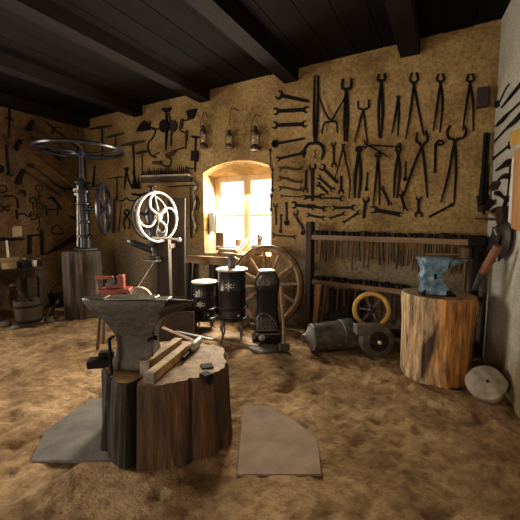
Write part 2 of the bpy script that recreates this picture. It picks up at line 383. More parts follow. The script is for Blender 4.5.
# near stump
bark = mat('stump_bark', (.022, .009, .004), (.105, .048, .019), c3=(.26, .135, .055), rough=.7, scale=12, stretch=(1, 1, .16), bump=1.0, bscale=24, dist=.03)
stump_top = mat('stump_top_wood', (.12, .058, .024), (.46, .27, .125), rough=.75, scale=11, bump=.6)
ST_H = .50
sc_ = onz(168, 359, ST_H); sc_.z = 0
root = thing('tree_stump', 'broad dark tree stump with a deep crack, carrying the large anvil', 'stump', sc_)
M = frame(sc_, 0)
ang_c = -PI/2-.24                     # crack angle in camera frame
def Mlog(M, name, r0, r1, h, m, parent, seed, dents, squash=(1, 1), topmat=None, n=90, dark=None):
    b = MB(M); hs = 18; rs = []
    for j in range(hs+1):
        t = j/hs; r = []
        for k in range(n):
            a = 2*PI*k/n
            g = noise.noise(Vector((math.cos(a)*6, math.sin(a)*6, t*.8+seed)))*.020+noise.noise(Vector((math.cos(a)*19, math.sin(a)*19, t*1.3+seed)))*.012
            lob = noise.noise(Vector((math.cos(a)*1.2, math.sin(a)*1.2, seed*3.3)))*.10
            rr = (r0+(r1-r0)*t)*(1+lob)+g
            for (da, dw, dd) in dents:
                q = (a-da+PI) % (2*PI)-PI; rr -= dd*math.exp(-(q/dw)**2)
            if j == hs: rr -= .01
            r.append((math.cos(a)*rr*squash[0], math.sin(a)*rr*squash[1], t*h))
        rs.append(r)
    b.rings(rs, cap=False)
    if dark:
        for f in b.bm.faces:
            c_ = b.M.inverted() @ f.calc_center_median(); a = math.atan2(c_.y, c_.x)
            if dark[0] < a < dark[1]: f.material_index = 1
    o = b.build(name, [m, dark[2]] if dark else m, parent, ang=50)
    b = MB(M); base = rs[-1]; rr_ = [base]
    for q in (.82, .6, .35, .12):
        rr_.append([(x*q, y*q, h+noise.noise(Vector((x*9*q, y*9*q, seed)))*.006+.003) for x, y, z in base])
    b.rings(rr_, cap=False); b._f([b.bm.verts[-(n-i)] if False else v for i, v in enumerate(list(b.bm.verts)[-n:])])
    b.build('sawn_top', topmat or stump_top, parent, ang=50)
    return o
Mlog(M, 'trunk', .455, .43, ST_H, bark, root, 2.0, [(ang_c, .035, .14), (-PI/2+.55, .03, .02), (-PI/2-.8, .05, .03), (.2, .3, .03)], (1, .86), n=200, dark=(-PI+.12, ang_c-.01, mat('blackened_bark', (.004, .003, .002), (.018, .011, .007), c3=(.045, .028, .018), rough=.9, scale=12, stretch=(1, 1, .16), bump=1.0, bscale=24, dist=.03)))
hp = lambda px, py: onz(px, py, ST_H)
b = MB(frame(hp(207, 367), 20)); b.box((0, 0, .004), (.072, .072, .014)); b.build('square_hole', mat('black_hole', (.004, .003, .003), rough=.95, bump=0), root, smooth=False)
Mi = M.inverted()
dd_ = 1.5
while True:
    q_ = Mi @ atd(209, 379, dd_)
    if (q_.x/.455)**2+(q_.y/(.455*.86))**2 < 1.0 or dd_ > 2.6: break
    dd_ += .004
fr = M @ (q_ - Vector((q_.x, q_.y/.86, 0)).normalized()*.0); fr_yaw = math.degrees(math.atan2(q_.x, -q_.y)); print('knot', q_)
b = MB(frame(fr, fr_yaw)); b.prism([(-.028, -.005, .03), (.03, -.005, .026), (.032, -.005, -.01), (.012, -.005, -.045), (-.01, -.005, -.03), (-.03, -.005, 0)], (0, .06, 0)); b.build('knot_hole', MATS['old_wood'] if False else bpy.data.materials['black_hole'], root, smooth=False)

# large anvil
ac = onz(140, 366, ST_H); ac.z = ST_H+.010
M = frame(ac, -2)
AH = .437; s_ = depth(ac)/F
root = thing('anvil', 'large worn dark iron anvil with two tapering horns on the near tree stump', 'anvil', ac)
b = MB(M)
def sec(z, x0, x1, y0, y1): return [(x0, y0, z), (x1, y0, z), (x1, y1, z), (x0, y1, z)]
secs = [sec(0, -.155, .135, -.10, .10), sec(.035, -.155, .135, -.10, .10), sec(.075, -.125, .115, -.08, .08), sec(.15, -.115, .108, -.065, .065), sec(.21, -.125, .112, -.062, .062), sec(.27, -.165, .13, -.064, .064), sec(.33, -.215, .165, -.068, .068), sec(.385, -.255, .195, -.07, .07), sec(AH-.012, -.285, .20, -.072, .072), sec(AH-.003, -.283, .198, -.069, .069)]
b.rings(secs)
b.build('body', iron_anvil, root, bevel=.006, ang=35)
b = MB(M)   # left square horn: plan narrows to a point, underside rises
b.rings([[(-.205, -.071, AH-.13), (-.205, .071, AH-.13), (-.205, .069, AH), (-.205, -.069, AH)], [(-.27, -.058, AH-.085), (-.27, .058, AH-.085), (-.27, .058, AH), (-.27, -.058, AH)], [(-.345, -.022, AH-.022), (-.345, .022, AH-.022), (-.345, .024, AH-.001), (-.345, -.024, AH-.001)]])
b.build('square_horn', iron_anvil, root, bevel=.004)
b = MB(M)   # round horn
rs = []
for t in [0, .12, .25, .4, .55, .7, .85, .95, 1]:
    x = .15+t*.205; r = .07*(1-t**1.7)+.006; hh = (.062*(1-t)**.9+.006)
    top = AH-.004-.012*t
    rs.append([(x, math.cos(a)*r, top-hh+math.sin(a)*hh) for a in [2*PI*k/20 for k in range(20)]])
b.rings(rs); b.build('round_horn', iron_anvil, root)
b = MB(M); b.box((-.03, 0, AH+.001), (.30, .13, .008)); b.build('face_plate', iron_worn, root, bevel=.003)
b = MB(M); b.box((-.125, .0, AH+.0045), (.028, .028, .006)); b.build('hardy_hole', bpy.data.materials['black_hole'], root, smooth=False)
b = MB(M); b.lathe([(.014, 0), (.014, .012)], (.095, -.071, .19), (0, -1, 0), 6); b.build('socket', bpy.data.materials['black_hole'], root)
b = MB(M); b.box((.118, -.02, .19), (.02, .03, .032)); b.build('socket', bpy.data.materials['black_hole'], root, smooth=False)

# iron bracket / hooks left of the anvil
q = hp(101, 368); q.z = ST_H+.012
M = frame(q, 14)
root = thing('iron_cramp', 'black stepped iron block lying on the left edge of the near tree stump', 'iron block', q)
b = MB(M); b.box((0.012, -.01, .03), (.17, .08, .055)); b.build('block', iron, root, bevel=.008)
b = MB(M); b.box((.035, .01, .075), (.09, .06, .035)); b.build('upper_step', iron, root, bevel=.006)
q = hp(114, 374); q.z = ST_H+.012
b = MB(frame(q, 0)); b.bar((0, -.03, 0), (-.02, .0, .21), .022, .012); b.bar((-.02, 0, .205), (-.005, .03, .215), .022, .012); tag(b.build('iron_spike', iron, bevel=.002), 'upright flat iron spike wedged beside the waist of the large anvil', 'spike')

# pale wooden wedges right of the anvil
def beam_on(name, label, p0, p1, w, h, m, H=ST_H, cat='wedge', taper=1.0, lift=.012, bands=None):
    a = onz(*p0, H); c = onz(*p1, H); z = Vector((0, 0, lift+h/2))
    r = thing(name, label, cat, ((a+c)/2+Vector((0, 0, lift))))
    b = MB(); b.bar(a+z, c+z, w, h, w1=w*taper, h1=h*taper); b.sub(2); b.rough(.002, 12); b.build('block', m, r, bevel=0, ang=50)
    if bands:
        d = (c-a).normalized()
        for t in bands: b = MB(); b.bar(a+z+d*(t-.022), a+z+d*(t+.010), w+.008, h+.008); b.build('iron_band', iron_worn, r, smooth=False)
    return r
beam_on('timber_wedge', 'long pale timber wedge with an iron shod end, outer of two by the anvil', (149, 385), (186, 353), .055, .055, wedge, bands=[.02])
beam_on('timber_wedge', 'pale timber wedge lying tight against the foot of the large anvil', (145, 377), (179, 351), .055, .085, wedge, bands=[.02])
# hammer on the stump
a = hp(163, 331); c = hp(196, 349)
a.z = ST_H+.03; c.z = ST_H+.055
r = thing('forging_hammer', 'forging hammer with worn silvery head and slim handle lying on the near stump', 'hammer', Vector(((a.x+c.x)/2, (a.y+c.y)/2, ST_H+.006)))
b = MB(); b.tube([a, a.lerp(c, .5), c], [.013, .011, .013], 10, ratio=.8); b.build('handle', wood_light, r)
d = (c-a); d.z = 0; d.normalize(); pp = (hp(207, 339)-hp(189, 356)); pp.z = 0; pp.normalize()
cc = c+Vector((0, 0, -.018)); b = MB(); b.rings([[cc+pp*t+d*(w*math.cos(x))+Vector((0, 0, 1))*(w*math.sin(x)) for x in [2*PI*(k+.5)/8 for k in range(8)]] for t, w in ((-.10, .014), (-.07, .028), (-.03, .034), (.03, .034), (.065, .031), (.09, .026), (.10, .020))])
b.build('hammer_head', mat('polished_hammer', (.45, .42, .37), (.7, .67, .6), rough=.35, metal=.4, scale=20, bump=.1), r, bevel=.003)
beam_on('flat_file', 'flat dark iron bar lying across the back edge of the near stump', (176, 334), (213, 342), .03, .014, iron_grey, cat='iron bar')
beam_on('iron_chisel', 'short black iron chisel lying between the wedges and the hammer', (183, 362), (192, 352), .022, .02, iron, cat='chisel')
beam_on('iron_punch', 'small dark iron punch lying in front of the long pale wedge', (164, 374), (176, 364), .014, .014, iron, cat='punch')

# right log with the blue anvil
LC = onz(432.5, 374); LC.z = 0; LH = .775
def biglog():
    m = bpy.data.materials.new('debarked_log'); m.use_nodes = True; nt = m.node_tree; N = nt.nodes; L = nt.links
    b = N['Principled BSDF']; b.inputs['Roughness'].default_value = .7
    tc = N.new('ShaderNodeTexCoord'); mp = N.new('ShaderNodeMapping'); mp.inputs['Scale'].default_value = (1, 1, .13); L.new(tc.outputs['Object'], mp.inputs[0])
    n = N.new('ShaderNodeTexNoise'); n.inputs['Scale'].default_value = 26; n.inputs['Detail'].default_value = 10; n.inputs['Roughness'].default_value = .7; L.new(mp.outputs[0], n.inputs[0])
    r1 = N.new('ShaderNodeValToRGB'); e = r1.color_ramp.elements; e[0].position = .36; e[1].position = .62; e[0].color = (.075, .035, .014, 1); e[1].color = (.66, .46, .25, 1)
    r2 = N.new('ShaderNodeValToRGB'); e = r2.color_ramp.elements; e[0].position = .36; e[1].position = .62; e[0].color = (.12, .04, .01, 1); e[1].color = (.64, .29, .07, 1)
    L.new(n.outputs['Fac'], r1.inputs[0]); L.new(n.outputs['Fac'], r2.inputs[0])
    sp = N.new('ShaderNodeSeparateXYZ'); L.new(tc.outputs['Object'], sp.inputs[0])
    # heartwood showing on one side of the log
    vm_ = N.new('ShaderNodeVectorMath'); vm_.operation = 'DOT_PRODUCT'; dv = RT*.886-FH*.46; vm_.inputs[1].default_value = dv; L.new(tc.outputs['Object'], vm_.inputs[0])
    n3 = N.new('ShaderNodeTexNoise'); n3.inputs['Scale'].default_value = 6; L.new(mp.outputs[0], n3.inputs[0])
    ad = N.new('ShaderNodeMath'); ad.operation = 'MULTIPLY_ADD'; ad.inputs[1].default_value = .35; L.new(n3.outputs['Fac'], ad.inputs[0]); L.new(vm_.outputs['Value'], ad.inputs[2])
    mr = N.new('ShaderNodeMapRange'); mr.inputs['From Min'].default_value = .12; mr.inputs['From Max'].default_value = .27; L.new(ad.outputs[0], mr.inputs['Value'])
    mx = N.new('ShaderNodeMix'); mx.data_type = 'RGBA'; L.new(mr.outputs[0], mx.inputs['Factor']); L.new(r1.outputs[0], mx.inputs[6]); L.new(r2.outputs[0], mx.inputs[7])
    # dark torn strip left of the heartwood
    def mth(op, a, b_=None, c=None):
        k = N.new('ShaderNodeMath'); k.operation = op
        for i, q in enumerate((a, b_, c)):
            if q is None: continue
            if isinstance(q, (int, float)): k.inputs[i].default_value = q
            else: L.new(q, k.inputs[i])
        return k.outputs[0]
    xc = mth('MULTIPLY_ADD', sp.outputs['Z'], -.22, vm_.outputs['Value'])     # leaning strip
    d1 = mth('ABSOLUTE', mth('ADD', xc, .105)); d1 = mth('MULTIPLY_ADD', n3.outputs['Fac'], .10, d1)
    z1 = mth('ABSOLUTE', mth('ADD', sp.outputs['Z'], -.33)); z1 = mth('MULTIPLY', z1, .16)
    dd = mth('ADD', d1, z1); mr2 = N.new('ShaderNodeMapRange'); mr2.inputs['From Min'].default_value = .115; mr2.inputs['From Max'].default_value = .085; L.new(dd, mr2.inputs['Value'])
    mx2 = N.new('ShaderNodeMix'); mx2.data_type = 'RGBA'; L.new(mr2.outputs[0], mx2.inputs['Factor']); L.new(mx.outputs[2], mx2.inputs[6]); mx2.inputs[7].default_value = (.05, .028, .016, 1)
    L.new(mx2.outputs[2], b.inputs['Base Color'])
    bp = N.new('ShaderNodeBump'); bp.inputs['Strength'].default_value = .8; bp.inputs['Distance'].default_value = .012; L.new(n.outputs['Fac'], bp.inputs['Height']); L.new(bp.outputs[0], b.inputs['Normal'])
    return m
root = thing('log_block', 'tall upright debarked log, pale left and orange right, standing by the right wall', 'log', LC)
LT = mat('log_end_grain', (.16, .10, .06), (.38, .26, .16), rough=.75, scale=14, bump=.4)
Mlog(frame(LC), 'trunk', .285, .312, LH, biglog(), root, 5.0, [(-PI/2-.35, .12, .02)], topmat=LT)
bc = onz(438.5, 296, LH); bc.z = LH+.01
root = thing('small_anvil', 'blue-grey hammered steel anvil with one short horn on the tall debarked log', 'anvil', bc)
M = frame(bc, -12); k = .0096
b = MB(M)
P = [(421, 262), (450, 262), (447, 267), (446, 272), (442, 277), (443, 283), (447, 289), (450, 297), (425, 295), (426, 286), (424, 281), (426, 274)]
fpt = lambda x, y: ((x-441)*k, -.06, (297-y)*k)
b.prism([fpt(*p) for p in P], (0, .13, 0)); b.build('body', iron_blue, root, bevel=.008)
b = MB(M); rs = []
for t in (0, .3, .6, .85, 1):
    r = .048*(1-t)+.006; x = .07+t*.17; rs.append([(x, math.cos(a)*r, .322-r*.75+math.sin(a)*r*.75) for a in [2*PI*j/14 for j in range(14)]])
b.rings(rs); b.build('horn', iron_blue, root)
b = MB(M); b.box((-.055, 0, .325), (.27, .125, .014)); b.build('face_plate', iron_blue, root, bevel=.003)
b = MB(M); b.box((-.05, -.06, .17), (.025, .012, .045)); b.build('socket', bpy.data.materials['black_hole'], root, smooth=False)
b = MB(M); b.prism([(.04, -.062, 0), (.12, -.062, 0), (.12, -.062, .018), (.075, -.062, .05), (.04, -.062, .06)], (0, .10, 0)); b.build('foot', iron, root, bevel=.004)
b = MB(M); b.prism([(-.17, -.062, 0), (-.12, -.062, 0), (-.12, -.062, .07)], (0, .10, 0)); b.build('foot', iron, root, bevel=.004)

# grindstone at the foot of the right wall
gc = onz(484, 393); gc.z = 0
g = atd(486, 384, depth(gc)-.0)
nrm = (-FH*.55-RT*.35+Vector((0, 0, .78))).normalized()
root = thing('grindstone', 'worn oval sandstone grindstone leaning at the foot of the right wall', 'grindstone', Vector((g.x, g.y, 0)))
cen = atd(487, 385.5, 2.74); cen.z = .125; g = cen
b = MB(); b.lathe([(.10, -.045), (.135, -.042), (.15, -.015), (.146, .03), (.132, .04), (.02, .042)], cen, nrm, 32); b.rough(.022, 7, 3); b.build('wheel', stone, root)
b = MB(); b.lathe([(.016, 0), (.016, .012)], cen+nrm*.038, nrm, 4); b.build('axle_hole', bpy.data.materials['black_hole'], root)
q = onz(503, 392)
b = MB(); b.ball((q.x-.02, q.y, .035), .06, 12, (.9, 1, .7)); b.sub(1); b.rough(.012, 9, 4); tag(b.build('rubble_stone', stone_dark, ang=60), 'rough dark rubble stone under the grindstone at the right wall', 'stone')

# ------------------------------------------------------------------ stoves
def leg_cab(b, base, out, h, r=.016):           # cabriole leg
    o = Vector(out).normalized(); B = Vector(base)
    b.tube(smoothpts([B+Vector((0, 0, h+.02)), B+o*.028+Vector((0, 0, h*.75)), B+o*.01+Vector((0, 0, h*.35)), B+o*.03+Vector((0, 0, .012)), B+o*.05+Vector((0, 0, .008))], 4), [r*1.3, r*.7, r*.8], 8)
def flower(b, c, s, M=None):                         # ornament in x/z, facing -y
    c = Vector(c)
    def rh(x, z, w, h, rot=0):
        pts = [(-w, 0), (0, -h), (w, 0), (0, h)]; cr, sr = math.cos(rot), math.sin(rot)
        b.prism([(c.x+x+p*cr-q*sr, c.y, c.z+z+p*sr+q*cr) for p, q in pts], (0, .006, 0))
    for k in range(6):
        a = k*PI/3+PI/6; rh(math.cos(a)*s*.55, math.sin(a)*s*.55, s*.42, s*.20, a)
    rh(0, 0, s*.3, s*.3); rh(s*1.15, s*.25, s*.3, s*.09, .5); rh(-s*1.1, -s*.2, s*.28, s*.09, .5); rh(s*1.1, -s*.3, s*.26, s*.08, -.4)
def stove(px, py, pfoot, R, H, legh, name, label, knob, collar, flowers, yaw=0):
    c = onz(px, py); c.z = 0
    r = thing(name, label, 'stove', c); M = frame(c, yaw)
    b = MB(M); b.lathe([(R*.80, legh), (R*.97, legh+.012), (R*1.06, legh+.03), (R*1.06, legh+.045), (R*.95, legh+.055), (R*.93, legh+.14), (R*1.03, legh+.15), (R*1.03, legh+.165), (R*.95, legh+.175), (R*.97, H*.70), (R*1.0, H*.71), (R*1.0, H*.725), (R*.97, H*.735), (R*.98, H-.03), (R*1.02, H-.02)], n=36); b.build('body', iron_cast, r, ang=35)
    b = MB(M); b.lathe([(R*1.02, H-.02), (R*1.12, H-.014), (R*1.13, H), (R*1.05, H+.008), (R*.45, H+.012)], n=36); b.build('lid', lidm, r, ang=35)
    for k in range(4):
        a = PI/4+k*PI/2; b = MB(M); leg_cab(b, (math.cos(a)*R*.82, math.sin(a)*R*.82, 0), (math.cos(a), math.sin(a), 0), legh); b.build('leg', iron_grey, r)
    if collar: b = MB(M); b.lathe([(.052, H+.01), (.055, H+.025), (.05, H+.03), (.05, H+.14), (.044, H+.145), (.044, H+.05)], n=24); b.build('flue_collar', iron_grey, r)
    for (fx, fz, fs, fm) in flowers:
        y = -math.sqrt(max((R*.97)**2-fx**2, 0))-.004; b = MB(M); flower(b, (fx, y, fz), fs); b.build('ornament', fm, r, smooth=False)
    # ash door with rim and knob
    b = MB(M)
    n = 10; a0, a1 = -PI/2-.55, -PI/2+.55
    for z in (legh+.062, legh+.132):
        b.tube([(math.cos(a0+(a1-a0)*i/n)*R*.97, math.sin(a0+(a1-a0)*i/n)*R*.97, z) for i in range(n+1)], .004, 6)
    for a in (a0, a1): b.tube([(math.cos(a)*R*.97, math.sin(a)*R*.97, legh+.062), (math.cos(a)*R*.97, math.sin(a)*R*.97, legh+.132)], .004, 6)
    d = b.build('ash_door', iron_grey, r)
    b = MB(M); b.ball((knob*R, -R*1.0, legh+.1), .014, 10); b.build('knob', lidm, d)
    return r
creamp = mat('cream_enamel', (.62, .60, .52), (.75, .72, .63), rough=.4, bump=0)
greyp = mat('silver_ornament', (.50, .48, .44), (.62, .59, .54), rough=.4, bump=0)
stove(205, 330.5, 332, .148, .665, .15, 'round_stove', 'small round black stove with two white flower ornaments, leftmost of three stoves', .45, False, [(-.045, .53, .058, creamp), (-.035, .385, .05, creamp)])
stove(232.5, 339, 343, .172, .875, .24, 'round_stove', 'taller round black stove with a stub flue and diamond ornament, middle of three stoves', .5, True, [(-.03, .69, .052, greyp)])
# third, art nouveau stove
c = onz(267, 340); c.z = 0
r = thing('parlour_stove', 'black cast stove with rounded shoulders and moulded scrollwork, rightmost of three stoves', 'stove', c); M = frame(c, 4)
def rsec(z, w, d, n=28, p=3.2): return [(math.copysign(abs(math.cos(a))**(2/p), math.cos(a))*w, math.copysign(abs(math.sin(a))**(2/p), math.sin(a))*d, z) for a in [2*PI*k/n for k in range(n)]]
b = MB(M); b.rings([rsec(z, w, w*.85) for z, w in ((.03, .19), (.055, .19), (.07, .165), (.13, .155), (.15, .17), (.17, .155), (.33, .135), (.36, .13), (.60, .128), (.62, .14), (.65, .15), (.70, .145))]); b.build('body', iron_cast, r, ang=35)
b = MB(M); b.rings([rsec(z, w, w*.85) for z, w in ((.70, .15), (.715, .152), (.74, .148), (.80, .128), (.83, .105), (.845, .10), (.85, .095))]); b.build('hood', mat('glossy_hood', (.03, .03, .035), (.10, .095, .10), rough=.25, metal=.3, bump=.1), r, ang=35)
b = MB(M); b.rings([rsec(z, w, w*.8) for z, w in ((.85, .10), (.862, .10), (.87, .085))]); b.build('lid', lidm, r)
b = MB(M)      # arched ornament on the hood
for R_ in (.075, .058): b.tube([(-.055+math.cos(a)*R_, -.132-.002*R_, .70+math.sin(a)*R_*1.5) for a in [PI*i/14 for i in range(15)]], .006, 6)
for k in range(5): a = PI*(k+.5)/5; b.tube([(-.055, -.133, .70), (-.055+math.cos(a)*.055, -.133, .70+math.sin(a)*.08)], .005, 6)
b.tube([(-.135, -.133, .70), (.025, -.133, .70)], .005, 6); b.build('hood_ornament', mat('rubbed_casting', (.16, .15, .15), (.36, .34, .33), rough=.35, metal=.5, scale=30, bump=.1), r)
rub = bpy.data.materials['rubbed_casting']
b = MB(M)      # fire door scrolls
b.tube(smoothpts([(-.125, -.13, .17), (-.135, -.132, .30), (-.06, -.13, .37), (.05, -.128, .31), (.10, -.13, .20)]), .008, 6)
for j in range(4):
    for i in range(4-j//2):
        x = -.085+i*.045+j*.006; z = .19+j*.036; b.ring((x, -.136, z), (0, 1, 0), .016, .0045, 12, 5)
b.tube([(-.13, -.14, .165), (.12, -.14, .165)], .008, 6); b.tube([(-.15, -.145, .12), (.14, -.145, .12)], .009, 6)
b.build('fire_door_scrolls', rub, r)
b = MB(M); b.lathe([(.01, 0), (.034, .004), (.038, .015), (.028, .028), (.008, .034)], (-.075, -.15, .085), (0, -1, 0), 20); b.build('draught_knob', lidm, r)
for sx in (-1, 1):
    b = MB(M); b.tube(smoothpts([(sx*.13, -.12, .06), (sx*.17, -.15, .05), (sx*.165, -.165, .02), (sx*.19, -.18, .012)]), [.02, .012], 8); b.build('front_foot', iron_cast, r)
    b = MB(M); b.tube([(sx*.14, .12, .04), (sx*.17, .13, .006)], [.018, .01], 8); b.build('rear_foot', iron_cast, r)

# sledge hammer standing on its head
c = onz(284, 352); c.z = 0
r = thing('sledge_hammer', 'long handled sledge hammer standing on its iron head beside the rightmost stove', 'hammer', c); M = frame(c, 0)
b = MB(M); b.rings([[(x, math.cos(a)*w, .055+math.sin(a)*w) for a in [2*PI*(j+.5)/8 for j in range(8)]] for x, w in ((-.06, .040), (-.045, .05), (.045, .05), (.06, .040))]); b.build('hammer_head', iron_grey, r, bevel=.003)
b = MB(M); b.tube(smoothpts([(0, 0, .05), (-.005, .03, .3), (-.025, .06, .55), (-.03, .09, .72)]), [.024, .018, .02, .023], 10); b.build('handle', wood_light, r)
b = MB(M); b.tube([(-.002, .012, .12), (-.004, .022, .20)], .026, 10); b.build('handle_wrap', leather, r)

# cartwheel against the back wall
wcp = WB.at(270, 291, .14)
root = thing('cartwheel', 'large weathered wooden cartwheel leaning on the back wall behind the stoves', 'cartwheel', Vector((wcp.x, wcp.y, 0)))
tl = .12; R_ = .565; nrm = Vector((0, -math.cos(tl), math.sin(tl))); wc = Vector((wcp.x-.02, YB-.22, R_-.005))
ux = Vector((1, 0, 0)); uy = nrm.cross(ux)*-1; uy = Vector((0, math.sin(tl), math.cos(tl)))
b = MB(); b.ring(wc, nrm, R_-.05, .045, 56, 4, .75)
b.build('rim', wood_wheel, root, ang=30)
b = MB(); b.ring(wc, nrm, R_-.006, .008, 56, 4, 3.0); b.build('iron_tyre', iron_brown, root, ang=30)
b = MB(); b.lathe([(.05, -.10), (.08, -.07), (.09, 0), (.08, .07), (.05, .11), (.035, .11)], wc, nrm, 20); b.build('hub', wood_wheel, root)
for k in range(12):
    a = 2*PI*k/12+.13; d = ux*math.cos(a)+uy*math.sin(a); b = MB(); b.bar(wc+d*.07, wc+d*(R_-.07), .045, .03, nrm, w1=.032); b.build('spoke', wood_wheel, root, bevel=.005)

# ------------------------------------------------------------------ blower, duct drum, yellow wheel
c = onz(378, 358); c.z = 0
M = frame(c, 6)
r = thing('forge_blower', 'grey cast forge blower with a snail shell housing below the yellow wheel', 'blower', c)
Rb = .178; pts = []
b = MB(M)
for k in range(34):
    a = PI/2+2*PI*k/34*.92; rr = Rb*(1.0-.10*k/34); pts.append((math.cos(a)*rr, 0, Rb+math.sin(a)*rr))
pts = [(-.24, 0, Rb*1.98), (-.24, 0, Rb*1.98-.10), (-.17, 0, Rb*1.98-.11)]+[( -math.cos(a)*Rb, 0, Rb+math.sin(a)*Rb) for a in [.35-(2*PI-1.15)*k/30 for k in range(31)]][:]
pts = [(-.24, 0, 2*Rb), (-.24, 0, 2*Rb-.10)] + [(math.cos(a)*Rb, 0, Rb+math.sin(a)*Rb) for a in [PI-.35+(2*PI-(PI/2-.35))*k/32 for k in range(33)]]
b.prism(pts, (0, .11, 0)); b.build('housing', iron_grey, r, bevel=.006, ang=30)
b = MB(M); b.ring((0, -.006, Rb), (0, 1, 0), Rb*.55, .012, 32, 8); b.build('inlet_ring', iron_brown, r)
b = MB(M); b.lathe([(Rb*.5, 0), (Rb*.5, .008)], (0, -.002, Rb), (0, -1, 0), 28); b.build('inlet', bpy.data.materials['black_hole'], r)
for k in range(6):
    a = k*PI/3; b = MB(M); b.bar((math.cos(a)*.02, -.015, Rb+math.sin(a)*.02), (math.cos(a)*.085, -.015, Rb+math.sin(a)*.085), .03, .008, (0, 1, 0)); b.build('fan_blade', iron_brown, r)
b = MB(M); b.lathe([(.022, 0), (.022, .02), (.01, .03)], (0, -.012, Rb), (0, -1, 0), 14); b.build('hub', steel, r)
a0 = onz(311, 353); a1 = onz(352, 350); a0.z = 0; a1.z = 0
r = thing('air_drum', 'grey sheet iron drum with a cone end lying beside the forge blower', 'drum', (a0+a1)/2)
d = (a1-a0).normalized(); L_ = (a1-a0).length
c0 = a0+Vector((0, 0, .158))+FH*.05; c1 = a1+Vector((0, 0, .178))+FH*.05; dd = (c1-c0).normalized()
b = MB(); b.lathe([(.135, 0), (.15, .005), (.154, .02), (.148, .03), (.162, L_*.72), (.172, L_*.74), (.172, L_), (.15, L_+.003)], c0, dd, 36); b.rough(.006, 6, 2); b.build('drum_shell', iron_grey, r, ang=35)
b = MB(); b.lathe([(.132, 0), (.06, -.05), (.045, -.09), (.05, -.10), (.03, -.10)], c0, dd, 28); b.build('cone_end', iron_grey, r, ang=35)
b = MB(); b.bar(c0+dd*(L_*.25)-FH*.143+Vector((0, 0, .045)), c0+dd*(L_*.62)-FH*.146+Vector((0, 0, .05)), .012, .012); b.build('handle', iron_grey, r, bevel=.003)
yc = atd(371.5, 310, 3.86)
r = thing('flat_belt_wheel', 'yellow painted iron wheel with six spokes resting on the forge blower', 'wheel', Vector((yc.x, yc.y, yc.z-.2)))
yn = (-FH*.97-RT*.25+Vector((0, 0, .1))).normalized(); yx = yn.orthogonal().normalized(); yy = yn.cross(yx)
b = MB(); b.ring(yc, yn, .185, .026, 48, 6, .8); b.build('rim', yellow, r, ang=30)
for k in range(6):
    a = k*PI/3+.2; d = yx*math.cos(a)+yy*math.sin(a); b = MB(); b.bar(yc+d*.03, yc+d*.165, .022, .016, yn, w1=.016); b.build('spoke', iron_grey, r, bevel=.003)
b = MB(); b.lathe([(.036, -.04), (.036, .03), (.018, .045)], yc, yn, 18); b.build('hub', steel_dark, r)

# ------------------------------------------------------------------ low planks and slabs
def slab(name, label, cat, pts, h, m, sub=1, rough=.004, z0=-.012):
    P = [onz(x, y) for x, y in pts]; b = MB(); b.prism([Vector((p.x, p.y, z0)) for p in P], (0, 0, h-z0))
    b.rough(rough, 6, len(label)); return tag(b.build(name, m, bevel=.006), label, cat)
slab('floor_plank', 'worn pale plank on the dirt floor in front of the two round stoves', 'plank', [(163, 326), (172, 319), (232, 334), (262, 343), (258, 349), (224, 343)], .03, wood_mid_x)
slab('floor_plank', 'short broken plank on the dirt floor under the small round stove', 'plank', [(176, 330), (184, 324), (196, 326), (192, 333)], .045, wood_mid_x, rough=.008)
slab('flat_stone', 'flat brown stone in the floor just before the rightmost stove', 'stone', [(246, 345), (262, 345.5), (278, 347), (277, 353), (262, 354), (250, 350)], .022, stone_dark)
slab('paving_slab', 'large grey paving slab in the floor left of the near stump', 'slab', [(46, 430), (92, 399), (120, 398), (120, 462), (30, 462)], .008, stone_dark, rough=.002)
slab('paving_slab', 'grey paving slab in the floor right of the near stump', 'slab', [(243, 405), (268, 407), (300, 424), (318, 440), (322, 475), (236, 475)], .003, mat('brown_slab', (.16, .10, .06), (.26, .17, .11), rough=.8, scale=5, bump=.4), rough=.002)
# ------------------------------------------------------------------ tools hanging flat on the walls
# every outline point is first laid on the wall plane, then given its own section and thickness
def wp(W, x, y, off=0): a, b = W.uv(x, y); return W.p(a, b, off)
def sweep(b, W, pts, wd, th=.7, off=-.0015, sm=True, close=False, n=8):
    """pts px on wall; wd width(s) px; th thickness ratio"""
    s = W.sc(*pts[0][:2])*(1.35 if W is WR else 1); P = [wp(W, x, y) for x, y in pts]; P = smoothpts(P) if (sm and len(P) > 2 and not close) else P
    ws = wd if isinstance(wd, (list, tuple)) else [wd]
    m = len(P); rr = [ws[0]*s/2]*m if len(ws) == 1 else [ (lambda t: (ws[int(t)]+(ws[min(int(t)+1, len(ws)-1)]-ws[int(t)])*(t-int(t))))(i/(m-1)*(len(ws)-1)) *s/2 for i in range(m)]
    mx = max(rr)*th; P = [p+W.w*(off+mx) for p in P]
    b.tube(P, rr, n, close, th, W.w)
def plate(b, W, pts, th=.012, off=-.0015):
    b.prism([wp(W, x, y, off) for x, y in pts], W.w*th)
def hoop(b, W, x, y, R, wd, off=-.0015, n=20, ry=None):
    ry = ry or R; sweep(b, W, [(x+R*math.cos(2*PI*k/n), y+ry*math.sin(2*PI*k/n)) for k in range(n)], wd, 1.0, off, False, True, 6)
def disc(b, W, x, y, R, th=.02, off=-.0015, n=20):
    a, c = W.uv(x, y); s = W.sc(x, y); b.prism([W.p(a+math.cos(2*PI*k/n)*R*s, c+math.sin(2*PI*k/n)*R*s, off) for k in range(n)], W.w*th)
def origin(W, pts):
    x = sum(p[0] for p in pts)/len(pts); y = sum(p[1] for p in pts)/len(pts); return wp(W, x, y, .004)
GW = 'wrenches on the back wall'
